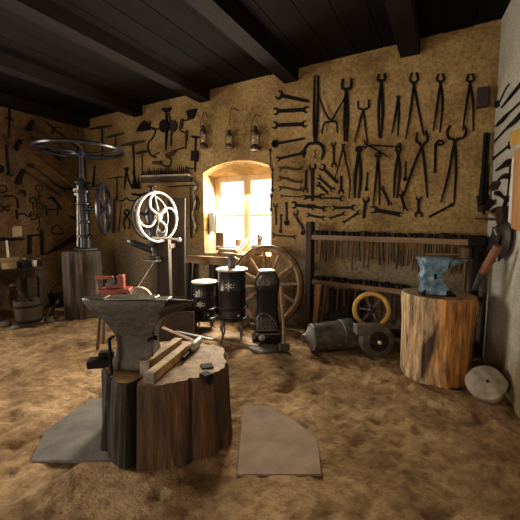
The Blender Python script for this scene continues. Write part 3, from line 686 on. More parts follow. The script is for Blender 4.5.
def wrench(W, p0, p1, w, h0, h1, label, k0='o', k1='o', a0=15, a1=-15, bend=0, m=None, off=-.0015, th=.014, cat='wrench', name='wrench', group=None):
    A = Vector(W.uv(*p0)); B = Vector(W.uv(*p1)); s = W.sc(*p0); d = B-A; L = d.length; d /= L; nn = Vector((-d.y, d.x))
    w *= s/2; h0 *= s/2; h1 *= s/2
    def head(k, R, ang, flip):
        if k == 'n': return [(L if flip > 0 else 0, -w*flip*.8), (L if flip > 0 else 0, w*flip*.8)]
        de = math.asin(min(w/R, .9)); out = []; cx = (L-R*.9) if flip > 0 else R*.9; a = math.radians(ang)
        if k == 'b' or k == 'r': out = [(R*math.cos(t), R*math.sin(t)) for t in [-(PI-de)+(2*(PI-de))*i/16 for i in range(17)]]
        else:
            ph = math.asin(.55); t0 = -(PI-de); t1 = a-ph
            out = [(R*math.cos(t0+(t1-t0)*i/7), R*math.sin(t0+(t1-t0)*i/7)) for i in range(8)]
            for (x, y) in ((-.05*R, -.50*R), (-.22*R, -.3*R), (-.22*R, .3*R), (-.05*R, .50*R)): out.append((x*math.cos(a)-y*math.sin(a), x*math.sin(a)+y*math.cos(a)))
            t0 = a+ph; t1 = PI-de
            out += [(R*math.cos(t0+(t1-t0)*i/7), R*math.sin(t0+(t1-t0)*i/7)) for i in range(8)]
        return [(cx+flip*x, flip*y) for x, y in out]
    o = head(k1, max(h1, w*1.1), a1, 1); q = head(k0, max(h0, w*1.1), a0, -1)
    side = lambda a, c: [(a[0]+(c[0]-a[0])*i/8, a[1]+(c[1]-a[1])*i/8) for i in range(1, 8)]
    pts = o+side(o[-1], q[0])+q+side(q[-1], o[0])
    def world(x, y):
        y += bend*s*math.sin(2*PI*x/L); v = A+d*x+nn*y; return W.p(v.x, v.y, off)
    b = MB(); b.prism([world(*p) for p in pts], W.w*th)
    for k, R, cx in ((k0, h0, h0*.9), (k1, h1, L-h1*.9)):
        if k == 'r':
            v = A+d*cx; b.lathe([(R*.5, th), (R*.55, th+.004), (R*.95, th+.004), (R, th)], W.p(v.x, v.y, off), W.w, 20)
    o = tag(b.build(name, m or iron, loc=origin(W, [p0, p1]), bevel=.0018, ang=35), label, cat, group)
    if off > .005: nail(W, p0, off+th, o)
    return o
def nail(W, p, h, parent):
    A = wp(W, p[0], p[1], -.003); b = MB(); b.cyl(A, A+W.w*(h+.006), .004, n=8); b.cyl(A+W.w*(h+.006), A+W.w*(h+.009), .009, n=8); b.build('nail', iron_brown, parent)
def tongs(W, piv, jaws, arms, wd, label, off=-.0015, m=None, jw=None, rivet=True):
    r = thing('blacksmith_tongs', label, 'tongs', origin(W, [piv]))
    for i in (0, 1):
        j = jaws[i]; a = arms[1-i]; pts = list(reversed(j))+[piv]+a; b = MB()
        n = len(j); ws = [jw or wd*.9]+[wd]*(len(pts)-2)+[wd*.6]
        sweep(b, W, pts, ws, .55, off+i*.010); b.build('arm', m or iron, r)
    if rivet: b = MB(); disc(b, W, piv[0], piv[1], wd*.55, .03, off+.002, 12); b.build('rivet', m or iron, r)
    if off > .005: nail(W, piv, off+.03, r)
    return r
def rod(W, name, cat, label, pts, wd, th=.7, off=-.0015, m=None, sm=True, parts=None, group=None):
    """a thing of one forged bar, or bar plus named parts: (part name, material, function)"""
    if not parts:
        b = MB(); sweep(b, W, pts, wd, th, off, sm); o = tag(b.build(name, m or iron, loc=origin(W, pts)), label, cat, group)
        if off > .005: nail(W, pts[0], off+.02, o)
        return o
    r = thing(name, label, cat, origin(W, pts), group)
    b = MB(); sweep(b, W, pts, wd, th, off, sm); b.build(parts[0], m or iron, r)
    for pn, pm, fn in parts[1:]: b = MB(); fn(b); b.build(pn, pm or iron, r, bevel=0)
    return r
B = WB
# -- column of wrenches left of the long tongs
wrench(B, (276, 94.5), (309, 101.5), 3.6, 9, 3.8, 'topmost heavy open jaw wrench of the column right of the lanterns', k1='n', a0=-10)
wrench(B, (273, 111.5), (309, 109.5), 3.6, 7.5, 6.5, 'double ended wrench, second from top of the column right of the lanterns')
wrench(B, (272, 125.5), (307.5, 124), 3.6, 7.5, 6.5, 'double ended wrench, third from top of the column right of the lanterns', a0=-15, a1=15)
wrench(B, (272, 144.5), (305, 138.5), 2.6, 8, 2.6, 'ring headed single wrench, fourth from top of the column right of the lanterns', 'r', 'n')
wrench(B, (276, 159.5), (306, 152.5), 2.6, 5, 6, 'slanting wrench with a round right head below the fourth in the column', 'o', 'b')
for (y0, y1, t) in ((169.5, 167.5, 'upper wavy'), (179, 181, 'middle wavy'), (189, 188.5, 'lower wavy')):
    wrench(B, (278, y0), (304, y1), 2.3, 4.6, 4.2, '%s S-shaped spanner in the column right of the window arch' % t, bend=1.3, m=iron_brown)
wrench(B, (280, 196), (302, 197), 1.5, 3, 1.5, 'thin brown spanner below the three wavy ones', k1='n', m=iron_brown)
wrench(B, (291, 204.5), (316, 207.5), 3, 7.5, 5.5, 'thick spanner with a wide left jaw at the lower left of the tool wall')
wrench(B, (307, 206), (327.5, 209), 2.2, 5, 5.5, 'spanner overlapping the right end of the thick wide jawed spanner', off=.02)
wrench(B, (303, 197.5), (325, 196.5), 2.8, 5, 6, 'level spanner crossing the foot of the upright forked spanner', off=.022)
wrench(B, (325, 198), (344.5, 198.5), 2, 2.2, 5.5, 'single jaw spanner to the right of the level spanner', 'n')
wrench(B, (306.5, 170), (305.5, 193), 2.6, 3, 5.5, 'slotted upright spanner left of the big forked spanner', 'n')
wrench(B, (312.5, 163.5), (312.5, 201), 3.4, 8, 3.4, 'big upright forked spanner among the small wrenches', k1='n', a0=0)
wrench(B, (320.5, 165.5), (338, 183), 3, 7, 3.4, 'larger slanting spanner, upper of three below the ring jaw tongs', k1='b')
wrench(B, (317.5, 176), (334, 191), 2.4, 4.8, 4.6, 'slanting double spanner, middle of three below the ring jaw tongs')
wrench(B, (316.5, 183), (328, 193), 2.8, 5, 3, 'short slanting spanner, lowest of three below the ring jaw tongs', k1='n')
wrench(B, (333.5, 142), (334, 168), 2.1, 5, 6, 'small upright double spanner right of the ring jaw tongs', a0=0, a1=0)
wrench(B, (341.5, 176), (341, 195), 2.8, 3, 6, 'short upright single jaw spanner above the rail of the rack', 'n', a1=0)
wrench(B, (331, 208), (356.5, 207.5), 2.6, 5, 6, 'level double spanner in the middle of the tool wall above the rack')
wrench(B, (306, 214.5), (326, 218.5), 2.3, 4.5, 4.8, 'lower left spanner sloping down to the right above the rack')
wrench(B, (328.5, 218.5), (346.5, 213), 2.1, 3, 4.6, 'spanner sloping up to the right above the rack')
wrench(B, (342, 223.5), (360.5, 211.5), 2, 3.6, 4.4, 'slim spanner sloping steeply up to the right above the rack')
wrench(B, (296, 210), (303.5, 235), 2.9, 6, 4.6, 'brown S-shaped spanner with a ring foot left of the rack post', 'o', 'r', bend=-1.6, m=iron_brown)
wrench(B, (286.5, 202), (287, 225.5), 2.2, 3.6, 6, 'upright ring spanner with a large round foot right of the window', 'b', 'r', m=iron_brown)
wrench(B, (281.3, 214), (280.5, 233), 1.8, 3, 3.6, 'small upright ring spanner beside the larger one, right of the window', 'b', 'r', m=iron_brown)
wrench(B, (275.8, 203), (276.3, 225), 2, 5, 2, 'pale rusty fork spanner nearest to the window', k1='n', a0=0, m=iron_brown)
wrench(B, (271, 235), (297, 237), 1.8, 5, 4, 'long low brown spanner under the window side, left of the rack', m=iron_brown)
wrench(B, (367.7, 172), (366.3, 191), 1.9, 1.9, 3.6, 'tiny upright socket key between two pairs of long tongs', 'n', 'r')
wrench(B, (366.4, 196.5), (363.5, 218.5), 3, 7, 2, 'adjustable spanner hanging upright with a tapered tail', k1='n', a0=20)
wrench(B, (381.5, 186), (390.5, 206), 2.4, 4.2, 4.2, 'small spanner leaning right above the heavy level spanner')
wrench(B, (370, 209), (402.5, 215), 4, 8, 5, 'heavy level open jaw spanner above the rack')
wrench(B, (405.8, 161), (405, 181), 1.8, 1.8, 4.2, 'thin upright key with a round eye below the open pliers', 'n', 'r')
wrench(B, (400.5, 191), (406, 212), 2.8, 6, 4.6, 'spanner leaning right at the foot of the left large ring tongs', off=.03)
wrench(B, (418.8, 195.5), (418.5, 218), 2.9, 5.5, 7.5, 'upright double spanner standing alone between the large ring tongs', a0=0, a1=0)
wrench(B, (429, 217), (453.5, 204), 2.2, 3, 4, 'slim bar spanner sloping up under the rightmost ring tongs', 'b', 'b')
rod(B, 'hinged_key', 'tool', 'short black slotted key standing just above the rack post', [(312.3, 221.5), (312.3, 231)], [2.6, 3])
# eye rods beside the window
for (x0, y0, x1, y1, t) in ((270.3, 148.5, 270.8, 168, 'upper thin eyed rod hanging right of the window arch'), (272.3, 168.5, 272.6, 191, 'middle thin eyed rod hanging right of the window arch'), (271, 194, 270.8, 211, 'lowest thin forked rod hanging right of the window')):
    rod(B, 'eye_rod', 'rod', t, [(x0, y0), (x1, y1)], 1.3, parts=['rod', ('eye', iron_brown, lambda b: hoop(b, B, x0, y0+1.5, 1.5, .8, -.0015, 12)), ('eye', iron_brown, lambda b: hoop(b, B, x1, y1-1.2, 1.5, .8, -.0015, 12))], m=iron_brown)
# -- tongs
tongs(B, (315.5, 141), [[(309, 144), (304.5, 150), (304, 158.5)], [(321, 144.5), (324, 151), (321.5, 160.5)]], [[(314.3, 118), (315, 76)], [(317.6, 118), (318.5, 76)]], 3.0, 'very long heavy tongs with open hoop jaws pointing down, leftmost of the long tongs', jw=1.8)
tongs(B, (332, 121.5), [[(325.5, 124), (322.5, 134.5)], [(337.5, 123.5), (338.5, 134)]], [[(325, 111), (319, 92)], [(339, 110), (347.5, 95)]], 2.0, 'crossed tongs with widely spread handles between the two leftmost upright tongs', off=.03)
tongs(B, (346.5, 92), [[(342.5, 88), (343, 79)], [(351, 88), (351.5, 79)]], [[(344.8, 118), (344.8, 142)], [(348, 116), (346.8, 142)]], 3.0, 'straight heavy tongs with cupped jaws just below the ceiling')
tongs(B, (363.3, 111), [[(358.5, 108), (358.3, 101)], [(368.5, 108), (368.8, 100)]], [[(359, 126), (354.8, 142.5)], [(365.5, 127), (367.5, 143.5)]], 1.9, 'tongs with curled claw jaws and splayed handles under the ceiling')
tongs(B, (381.5, 84), [[(378, 80), (379, 74)], [(385, 80), (384.5, 74)]], [[(378.8, 110), (379.5, 138.5)], [(383, 110), (381, 138.5)]], 2.8, 'straight closed tongs hanging in the top row between spread tongs')
tongs(B, (398.3, 98.5), [[(396.5, 96.5)], [(400, 96.5)]], [[(395.5, 116), (392, 133.5)], [(399, 116), (397.5, 136.5)]], 2.2, 'short slim tongs hanging as a narrow upside-down V in the top row', jw=2)
tongs(B, (414, 86), [[(410, 80), (412, 73)], [(418, 80), (416.5, 73)]], [[(410.5, 112), (405.8, 139.5)], [(419, 112), (424, 136)]], 2.3, 'long tongs with straight spread legs above the left large ring tongs')
tongs(B, (369.5, 146.5), [[(366, 144), (365, 141)], [(366, 148), (364.5, 146.5)]], [[(378, 146.3), (399, 148)], [(378, 151), (390.5, 158.5)]], 1.7, 'thin tongs lying on their side with the legs opening to the right', off=.026)
tongs(B, (398.3, 155), [[(396.3, 150), (397.5, 145)], [(400.5, 150), (399.6, 143)]], [[(395, 176), (394, 198)], [(400, 172), (397, 198)]], 2.5, 'narrow jawed tongs hanging closed, left of the ring tongs', off=-.0015)
tongs(B, (343.8, 148), [[(342.3, 144.5)], [(345.6, 144.5)]], [[(341, 160), (335.5, 180)], [(347, 163), (350.5, 180), (349.5, 199)]], 1.9, 'thin tongs with crooked legs spreading over the small spanners', off=.022)
tongs(B, (359, 154), [[(356.8, 150), (358.3, 146.5)], [(361.4, 150), (359.8, 146.5)]], [[(355.5, 175), (355, 198.5)], [(361, 175), (358.7, 198.5)]], 3.2, 'stout closed tongs with pointed jaws in the middle of the wall')
tongs(B, (378, 159), [[(375.5, 156), (378, 152.5)], [(380.5, 156), (378.5, 152.5)]], [[(376, 180), (373.3, 205.5)], [(379.5, 180), (379.3, 205.5)]], 2.2, 'slim upright tongs with small round jaws above the heavy level spanner')
tongs(B, (421.8, 147), [[(416.5, 141), (417.5, 132.5)], [(427.5, 140), (425.5, 131)]], [[(413, 168), (408, 183), (403, 197)], [(425, 170), (427.3, 198)]], 2.5, 'large ring jawed tongs with wide straight legs, left of the two')
tongs(B, (454.8, 142.5), [[(448.5, 138), (447.5, 131), (450.5, 125.5)], [(463, 138), (466, 131), (463.5, 126)]], [[(449, 172), (441, 202.5)], [(455.8, 172), (454, 204)]], 2.5, 'largest ring jawed tongs with long legs at the right end of the wall')
tongs(B, (440.5, 84), [[(437, 80), (438.5, 74)], [(444, 80), (442.5, 74)]], [[(437.5, 104), (433.3, 131.5)], [(442.5, 104), (439.8, 133)]], 2.3, 'pair of straight long tongs hanging closed above the hooked bar')
tongs(B, (470, 84), [[(467, 80), (469, 74)], [(474, 80), (472, 74)]], [[(466.5, 104), (462.5, 131)], [(473, 104), (473.3, 131.5)]], 2.3, 'spread tongs hanging in the top row nearest to the right corner')
rod(B, 'poker', 'poker', 'short poker with a rolled eye at its top, between the ring tongs', [(435, 173), (435.3, 150), (435.5, 143.5)], 2.4, parts=['bar', ('eye', iron, lambda b: hoop(b, B, 440, 143, 3.4, 2, .004, 14, 2.2))])
rod(B, 'hook', 'hook', 'tiny bent hook on the plaster inside the open hoop of the longest tongs', [(317, 150), (314.3, 151.5), (316, 154.5), (314.3, 157), (317, 158.5)], .9)
# iron box and bars in the right corner
b = MB(); c = wp(B, 482, 99); b.box(c+Vector((0, -.043, 0)), (.10, .09, .19)); tag(b.build('iron_box', mat('plum_paint', (.02, .008, .014), (.05, .02, .028), rough=.6, bump=.2), bevel=.004), 'small dark reddish box high in the right corner of the wall', 'box')

# -- small tools on the left half of the back wall
def tee(x0, y0, x1, y1, xs, ys, xe, ye, label, wb=3.0, ws=1.5, handle=wood_dark_x):
    rod(B, 'tee_auger', 'auger', label, [(xs, ys), (xe, ye)], [ws, ws*.9], parts=['shaft', ('handle', handle, lambda b: sweep(b, B, [(x0, y0), ((x0+x1)/2, (y0+y1)/2), (x1, y1)], [wb*.6, wb, wb*.5], .8, .006)), ('bit', iron, lambda b: sweep(b, B, [(xe, ye-5), (xe, ye)], [ws*1.5, ws*.6], .8, .004))])
tee(90.5, 129.5, 113, 126, 102.5, 128, 103.5, 158, 'T-handled auger highest and leftmost on the back wall', 3.2, 2)
tee(108.5, 137.5, 125, 133.5, 116.3, 136, 115.7, 150, 'short T-handled auger right of the highest one', 3, 1.4)
tee(122.5, 145.8, 145.5, 141.5, 133.7, 144, 134.7, 176, 'long T-handled auger with a broad bar above the long wall rack of bits', 3.6, 2.2)
tee(137, 153.5, 151, 151, 142.3, 153, 142.5, 179, 'T-handled auger with a narrow bar just left of the drill bit rack', 2.8, 1.5)
tee(109.5, 178.7, 124, 177, 117.2, 178, 117.5, 201, 'T-handled auger with a thin iron bar low on the back wall', 1.6, 1.5, iron)
rod(B, 'rasp', 'rasp', 'dark upright rasp hanging right of the tall drill column', [(95.5, 165.5), (94.6, 176), (93.5, 187)], [1.5, 3.2, 4.2], .35)
tongs(B, (127.2, 171), [[(125.3, 168.5)], [(129, 168.5)]], [[(126, 180), (125, 189.5)], [(129, 180), (132.5, 188)]], 2.0, 'short pincers with open legs beside the low thin barred auger', jw=3)
b0 = thing('funnel', 'black cone shaped funnel can hanging above the white flywheel', 'can', wp(B, 137.5, 186, .004))
b = MB(); a, c = B.uv(138, 184); b.lathe([(.012, .17), (.03, .06), (.075, -.07), (.07, -.09)], B.p(a, c, .072), (0, 0, 1), 16); b.build('cone', iron, b0)
b = MB(); b.tube(smoothpts([B.p(a+.06, c-.04, .08), B.p(a+.12, c-.0, .08), B.p(a+.10, c+.06, .08), B.p(a+.03, c+.08, .08)]), .008, 6); b.build('handle', iron, b0)
rod(B, 'wall_shelf', 'shelf', 'narrow dark shelf bracket below the funnel can', [(133.5, 194.3), (141, 195), (148, 193.6)], 2.2, 1.5)
rod(B, 'bow_handle', 'handle', 'small bow shaped iron drawbar above the upright shears', [(119.8, 201), (124, 200.3), (127, 198), (130, 200.5), (136, 200.8)], [1, 1.6, 1.6, 1.6, 1])
tongs(B, (127.3, 216), [[(124.8, 213), (127, 209.5)], [(129.8, 213), (127.8, 209.5)]], [[(124.5, 222), (125.5, 229)], [(130, 222), (129, 229)]], 1.9, 'small round eyed shears hanging under the bow shaped drawbar')
for (x0, y0, x1, y1, wd, t) in ((115, 199, 114.2, 233, 5.5, 'broad dark board saw hanging beside the toothed iron wheel'), (121.5, 205, 118.5, 232, 1.8, 'thin dark bar hanging right of the broad board saw')):
    b = MB(); sweep(b, B, [(x0, y0), (x1, y1)], [wd*.7, wd], .25); tag(b.build('wood_saw' if wd > 3 else 'iron_bar', wood_dark if wd > 3 else iron, loc=wp(B, x0, y0, .004)), t, 'saw' if wd > 3 else 'bar')
# braces and hand drills
r = rod(B, 'hand_brace', 'brace', 'carpenter brace with a dark cone pad hanging at the top left of the hand drills', [(152, 128), (156, 130), (153, 138), (149, 143), (148.5, 150), (152, 156), (157, 157.5)], 1.7, parts=['crank', ('pad', iron, lambda b: plate(b, B, [(138, 131.5), (142, 124.5), (146, 121), (150, 126.5), (151, 130), (143, 131.5)], .05)), ('chuck', iron, lambda b: sweep(b, B, [(149, 129), (151, 121)], [3, 1.2])), ('jaw', iron, lambda b: sweep(b, B, [(152, 156.5), (159.5, 152.5)], [1.2, 3, 1.2]))])
r = rod(B, 'hand_drill', 'drill', 'hand drill with two black gear discs and a cross handle hanging above the bit rack', [(166.8, 112), (167.5, 128), (166.8, 140), (166.3, 151)], [2.2, 3, 3, 1], parts=['frame', ('handle', iron, lambda b: plate(b, B, [(162.3, 109), (172.5, 108), (170, 112), (165, 112.3)], .04)), ('gear', iron, lambda b: disc(b, B, 166, 126.7, 6.2, .03, .03)), ('gear', iron_brown, lambda b: disc(b, B, 173.5, 126.5, 5.6, .02, .006)), ('side_frame', iron_brown, lambda b: sweep(b, B, [(169, 113), (171.8, 127), (171.5, 146)], [1.5, 1.8, 2.6])), ('crank_handle', iron, lambda b: sweep(b, B, [(162, 128.5), (156, 130), (152.5, 128)], 1.4, 1, .03))])
r = rod(B, 'hand_brace', 'brace', 'bent crank brace with two grips hanging left of the lanterns', [(188.5, 119.5), (186, 120.5), (181.5, 121), (180, 127), (181, 131), (187.5, 134), (186.5, 141), (185.5, 149)], 1.5, parts=['crank', ('pad', iron, lambda b: plate(b, B, [(187.5, 111.5), (197.5, 109), (196.5, 112), (194, 118.5), (189.5, 120)], .04)), ('grip', wood_dark, lambda b: sweep(b, B, [(182.6, 119.5), (182, 129)], [3, 4.5, 3], .9)), ('grip', wood_dark, lambda b: sweep(b, B, [(187.3, 131), (187, 142)], [3, 5.4, 2.4], .9))])
r = rod(B, 'hand_brace', 'brace', 'brace lying aslant just above the row of drill bits', [(160, 162), (164, 165.8), (170, 166), (171.5, 160), (168.5, 156), (174, 151.5), (184.5, 147.5)], 1.5, parts=['crank', ('pad', wood_dark, lambda b: sweep(b, B, [(154, 163), (162, 162.8)], [3, 5.5, 4], .8)), ('grip', wood_dark, lambda b: sweep(b, B, [(168, 156.5), (176, 151.2)], [5, 3], .8))])
r = rod(B, 'breast_drill', 'drill', 'T-topped breast drill with a box shaped body just left of the left lantern', [(196.3, 137.5), (195.8, 150), (195.3, 172)], [2.4, 2, 2], parts=['shaft', ('top_bar', iron, lambda b: sweep(b, B, [(191.8, 136.3), (196.5, 137.8), (202, 137.3)], [1.5, 3, 1.5])), ('body', iron, lambda b: plate(b, B, [(192.8, 151), (199, 151.5), (198.3, 162), (192.5, 161)], .05)), ('crank', iron, lambda b: sweep(b, B, [(195.5, 168), (190, 168.5), (185.5, 166.8)], [1.5, 1]))])
# bit rack
r = thing('drill_bit_rack', 'long narrow wall rack with a pale edge full of upright drill bits', 'rack', wp(B, 169, 178, 0))
def wbarw(b, x0, y0, x1, y1, h, d, off=0.0):
    A = wp(B, x0, y0); D = wp(B, x1, y1); s = B.sc(x0, y0); b.bar(A-Vector((0, off+d/2, 0)), D-Vector((0, off+d/2, 0)), d, h*s)
b = MB(); wbarw(b, 144.5, 177, 192.5, 175.3, 1.5, .10); b.build('pale_edge', mat('pale_strip', (.30, .25, .17), (.5, .43, .3), rough=.7, bump=.2), r, smooth=False)
b = MB(); wbarw(b, 144.5, 181, 192.5, 179.5, 4, .085); b.build('shelf', wood_dark_x, r, smooth=False)
for i in range(22):
    x = 146+i*2.1; y = 177-(i*2.1)*.035; hgt = random.uniform(5.5, 10.5)
    P0 = wp(B, x, y, .05); P1 = wp(B, x+random.uniform(-.6, .6), y-hgt, .05)
    b = MB(); b.tube([P0+Vector((0, 0, .018)), P0.lerp(P1, .5), P1], [.011, .011, .003], 6); tag(b.build('drill_bit', iron, smooth=False), 'dark upright drill bit standing in the long narrow wall rack', 'drill bit', 'drill bits in the wall rack')
rod(B, 'iron_rail', 'rail', 'thin iron rail under the drill bit rack ending beside the window', [(168.5, 186.8), (198, 185.2)], [1, 1.4], 1.0)
rod(B, 'hay_knife', 'blade', 'long thin iron hanging from the rail left of the window', [(191.3, 187), (191.5, 215), (192, 238)], [1.2, 1.6, 1.8], .8, off=.012)
rod(B, 'bridle_iron', 'iron', 'twisted iron hanger with bright knots beside the window edge', [(195.3, 181), (197, 187), (194.5, 193), (196.5, 203), (194, 214), (196.5, 226), (195, 233)], [2, 3.5, 2, 2.6, 1.6, 2.6, 1.6], .7, m=iron_worn, off=.02)
rod(B, 'reins_ring', 'ring', 'small iron loop hanging nearest to the left edge of the window niche', [(197.5, 196), (199.5, 203), (198, 210), (196, 204), (197.5, 196)], 1)

# -- lanterns on hooks
def lantern(x, ytop, ybot, wd, label, hook, kind=0):
    a, c0 = B.uv(x, ybot); _, c1 = B.uv(x, ytop); s = B.sc(x, ybot); H = c1-c0; R = wd*s/2; off = R+.02
    P = lambda dx, z: B.p(a+dx, c0+z, off)
    r = thing('lantern', label, 'lantern', P(0, 0))
    O = P(0, 0)
    b = MB(); b.lathe([(R*.9, 0), (R, .01), (R, H*.12), (R*.7, H*.2), (R*.55, H*.24)], O, (0, 0, 1), 18); b.build('oil_tank', tin, r)
    b = MB(); b.lathe([(R*.55, H*.24), (R*.82, H*.38), (R*.78, H*.52), (R*.5, H*.66)], O, (0, 0, 1), 18, cap=False); b.build('glass_globe', glass_lamp, r)
    b = MB(); b.lathe([(R*.6, H*.64), (R*.72, H*.68), (R*.7, H*.75), (R*.5, H*.82), (R*.5, H*.92), (R*.62, H*.93), (R*.3, H)], O, (0, 0, 1), 18); b.build('chimney_cap', tin, r)
    for sx in (-1, 1):
        b = MB(); b.tube(smoothpts([O+Vector((sx*R*.8, 0, .01)), O+Vector((sx*R*1.08, 0, H*.3)), O+Vector((sx*R*1.0, 0, H*.6)), O+Vector((sx*R*.55, 0, H*.85))]), .006, 6); b.build('side_tube', tin, r)
    b = MB(); top = hook[-1]; tp = wp(B, *top); tp.y = O.y
    b.tube(smoothpts([O+Vector((-R*.95, 0, H*.55)), O+Vector((-R*.9, 0, H*1.0)), Vector((tp.x, O.y, tp.z)), O+Vector((R*.9, 0, H*1.0)), O+Vector((R*.95, 0, H*.55))]), .0035, 5); b.build('hanging_bail', iron, r)
    # the hook it hangs from
    hb = MB(); A = wp(B, *hook[0], .0); pts = [A]+[wp(B, *q, off*.6) for q in hook[1:-1]]+[wp(B, *hook[-1], off+.004)]
    hb.tube(smoothpts(pts), .005, 6); tag(hb.build('wall_hook', iron), 'bent wire hook holding the %s' % kind, 'hook')
lantern(206.3, 126.5, 149, 7, 'small round lantern nearest the hand drills, leftmost of three lanterns', [(214, 114.5), (210, 118), (206.2, 113), (205, 120)], 'leftmost lantern')
lantern(232, 131, 149, 7.5, 'narrow dark lantern hanging from a long chain, middle of three lanterns', [(238, 111), (233, 109.5), (232.2, 126)], 'middle lantern')
lantern(258, 127.5, 151.5, 9.5, 'largest lantern with a bright glass, rightmost of three above the window', [(261, 117), (258.5, 115.5), (258, 118.5)], 'rightmost lantern')

# ------------------------------------------------------------------ left wall
W = WL
def ringpair(p0, p1, R, label, cat='bridle bit'):
    rod(W, 'horse_bit', cat, label, [p0, p1], 1.2, parts=['bar', ('ring', iron_brown, lambda b: hoop(b, W, p0[0], p0[1]-R*.8, R, 1.0, .004, 16, R*.85)), ('ring', iron_brown, lambda b: hoop(b, W, p1[0], p1[1]+R*.8, R, 1.0, .004, 16, R*.85))], m=iron_brown)
rod(W, 'iron_cross_spike', 'spike', 'sword like iron spike with a short crossbar near the left picture edge', [(9.2, 106), (9, 118), (8.3, 138)], [1.6, 2.6, 1], .6, parts=['blade', ('crossbar', iron, lambda b: sweep(b, W, [(4.5, 118.5), (9, 118.2), (13.5, 121.5)], [1, 2, 1.2], .6, .012))])
rod(W, 'scraper', 'scraper', 'upright scraper with a small foot below the sword like spike', [(5.8, 144.5), (7.3, 160), (8.8, 174)], [2, 2.4, 3], .5, parts=['bar', ('foot', iron, lambda b: sweep(b, W, [(6, 174.5), (12, 175.5)], 2.4, .6, .006))])
def haft(label, name, cat, hp, hw, head, hm=iron, wm=wood_dark_x, th=.05, off=-.0015):
    r = thing(name, label, cat, origin(W, hp)); b = MB(); sweep(b, W, hp, hw, .8, off); b.build('handle', wm, r)
    b = MB(); plate(b, W, head, th, off); b.build('head', hm, r, bevel=.006)
haft('pickaxe hammer hanging highest on the left wall with a long sloping handle', 'pick_hammer', 'hammer', [(31, 124.5), (50, 139), (84, 163)], [2.2, 2.6], [(24.5, 129), (29, 122), (31.5, 119.5), (33, 121), (31, 127), (31, 131.5), (28, 131)])
haft('double pronged mattock with a long reddish sloping handle on the left wall', 'mattock', 'mattock', [(19, 143.5), (40, 160), (74, 187)], [2.4, 2.4], [(12.5, 149), (15, 143), (18.5, 139.5), (21.5, 140), (20, 144), (17, 147), (17.5, 151.5), (15.5, 151), (14.5, 148)], wm=wood_red)
haft('brown headed hammer with a sloping handle between the mattock and the bent hoe', 'long_hammer', 'hammer', [(32, 166), (46, 177), (66, 193)], [2, 2.2], [(26.5, 164.5), (29, 162.8), (32.5, 164), (34, 167.5), (31, 168.5), (27.5, 166.5)], hm=iron_brown)
haft('bent blade hoe with a sloping handle, lowest of the long tools on the left wall', 'hoe', 'hoe', [(23.5, 170.5), (40, 182), (61, 197)], [2.6, 2.8], [(14.5, 183.5), (17.5, 175), (21.5, 168.8), (25.5, 171), (21.5, 177), (21, 185), (17, 184.5)])
rod(W, 'long_auger', 'auger', 'long thin bar with a small cross grip running under the ceiling beam', [(44, 121), (60, 134), (83, 152)], [1.6, 1.8], .8, parts=['bar', ('cross_grip', iron, lambda b: sweep(b, W, [(51, 134), (55, 127.5), (61, 128.5)], 1.3, .7, .014))])
rod(W, 'thin_lever', 'lever', 'thin sloping iron lever behind the rim of the horizontal wheel', [(31, 136.5), (45, 148), (60, 160)], [1.4, 2, 3], .6)
rod(W, 'bent_lever', 'lever', 'iron bar sloping to the drill column, right of the bent hoe', [(50, 181), (62, 188), (76, 189)], [2.2, 2.4, 1.4], .6)
r = thing('pulley_disc', 'half seen dark pulley disc at the left picture edge', 'pulley', wp(W, 0, 169, .004)); b = MB(); hoop(b, W, 0, 169, 3, 2.2); b.build('rim', iron, r); b = MB(); disc(b, W, 0, 169, 1.2, .03); b.build('hub', iron, r)
rod(W, 'ring', 'ring', 'plain iron ring high at the left picture edge above the bench', [(2+5*math.cos(2*PI*k/14), 189+3.4*math.sin(2*PI*k/14)) for k in range(15)], 1.1, 1, m=iron)
ringpair((38.7, 191), (39.3, 203), 3.6, 'tall two ringed bit, upper one on the left wall')
ringpair((32.8, 203), (33.6, 214.5), 3.2, 'two ringed bit just left of and below the tall one')
ringpair((38.8, 216.5), (39.6, 227.5), 2.2, 'small two ringed bit hanging above the square bracket')
r = thing('curry_comb', 'small iron curry comb with curved teeth on the left wall', 'comb', wp(W, 21, 194, .004))
for i in range(3): b = MB(); sweep(b, W, [(17.8+i*2.4, 195-i*.6), (19.5+i*2.4, 190.5), (23+i*1.2, 192.5), (24.5+i*.6, 197-i)], [1, 1.1, .9]); b.build('tooth', iron, r)
rod(W, 'shackle', 'shackle', 'H-shaped iron shackle in the middle of the left wall', [(46.4, 209.5), (57.4, 209.5)], 1.3, parts=['bar', ('leg', iron, lambda b: sweep(b, W, [(45.4, 205.5), (46.6, 215.5)], 1.5)), ('leg', iron, lambda b: sweep(b, W, [(57.3, 206), (57.3, 216)], 1.5))])
rod(W, 'sickle_iron', 'sickle', 'arched black sickle blade above the H-shaped shackle', [(46.5, 199), (51, 198), (55, 202), (60.5, 209)], [1.2, 3, 2.8, 1.6], .4, off=.02)
rod(W, 'corner_bracket', 'bracket', 'arched iron bracket at the left wall below the curry comb', [(3, 196.5), (12, 196), (16.5, 199), (18, 208)], [2.2, 1.5, 1.8, 2.2])
rod(W, 'tie_iron', 'iron', 'T-shaped tie iron with a hooked end left of the two ringed bits', [(16.8, 214), (24, 214), (28, 216.5), (31, 212)], 1.5, parts=['bar', ('leg', iron, lambda b: sweep(b, W, [(16, 209.5), (16.8, 219.5)], 1.8))])
tongs(W, (4, 208.5), [[(7, 206), (9.5, 207)], [(7, 211), (9.5, 209.5)]], [[(0, 205.5), (-4, 205)], [(0, 211.5), (-4, 213)]], 1.4, 'scissor like pincers at the left picture edge below the iron ring')
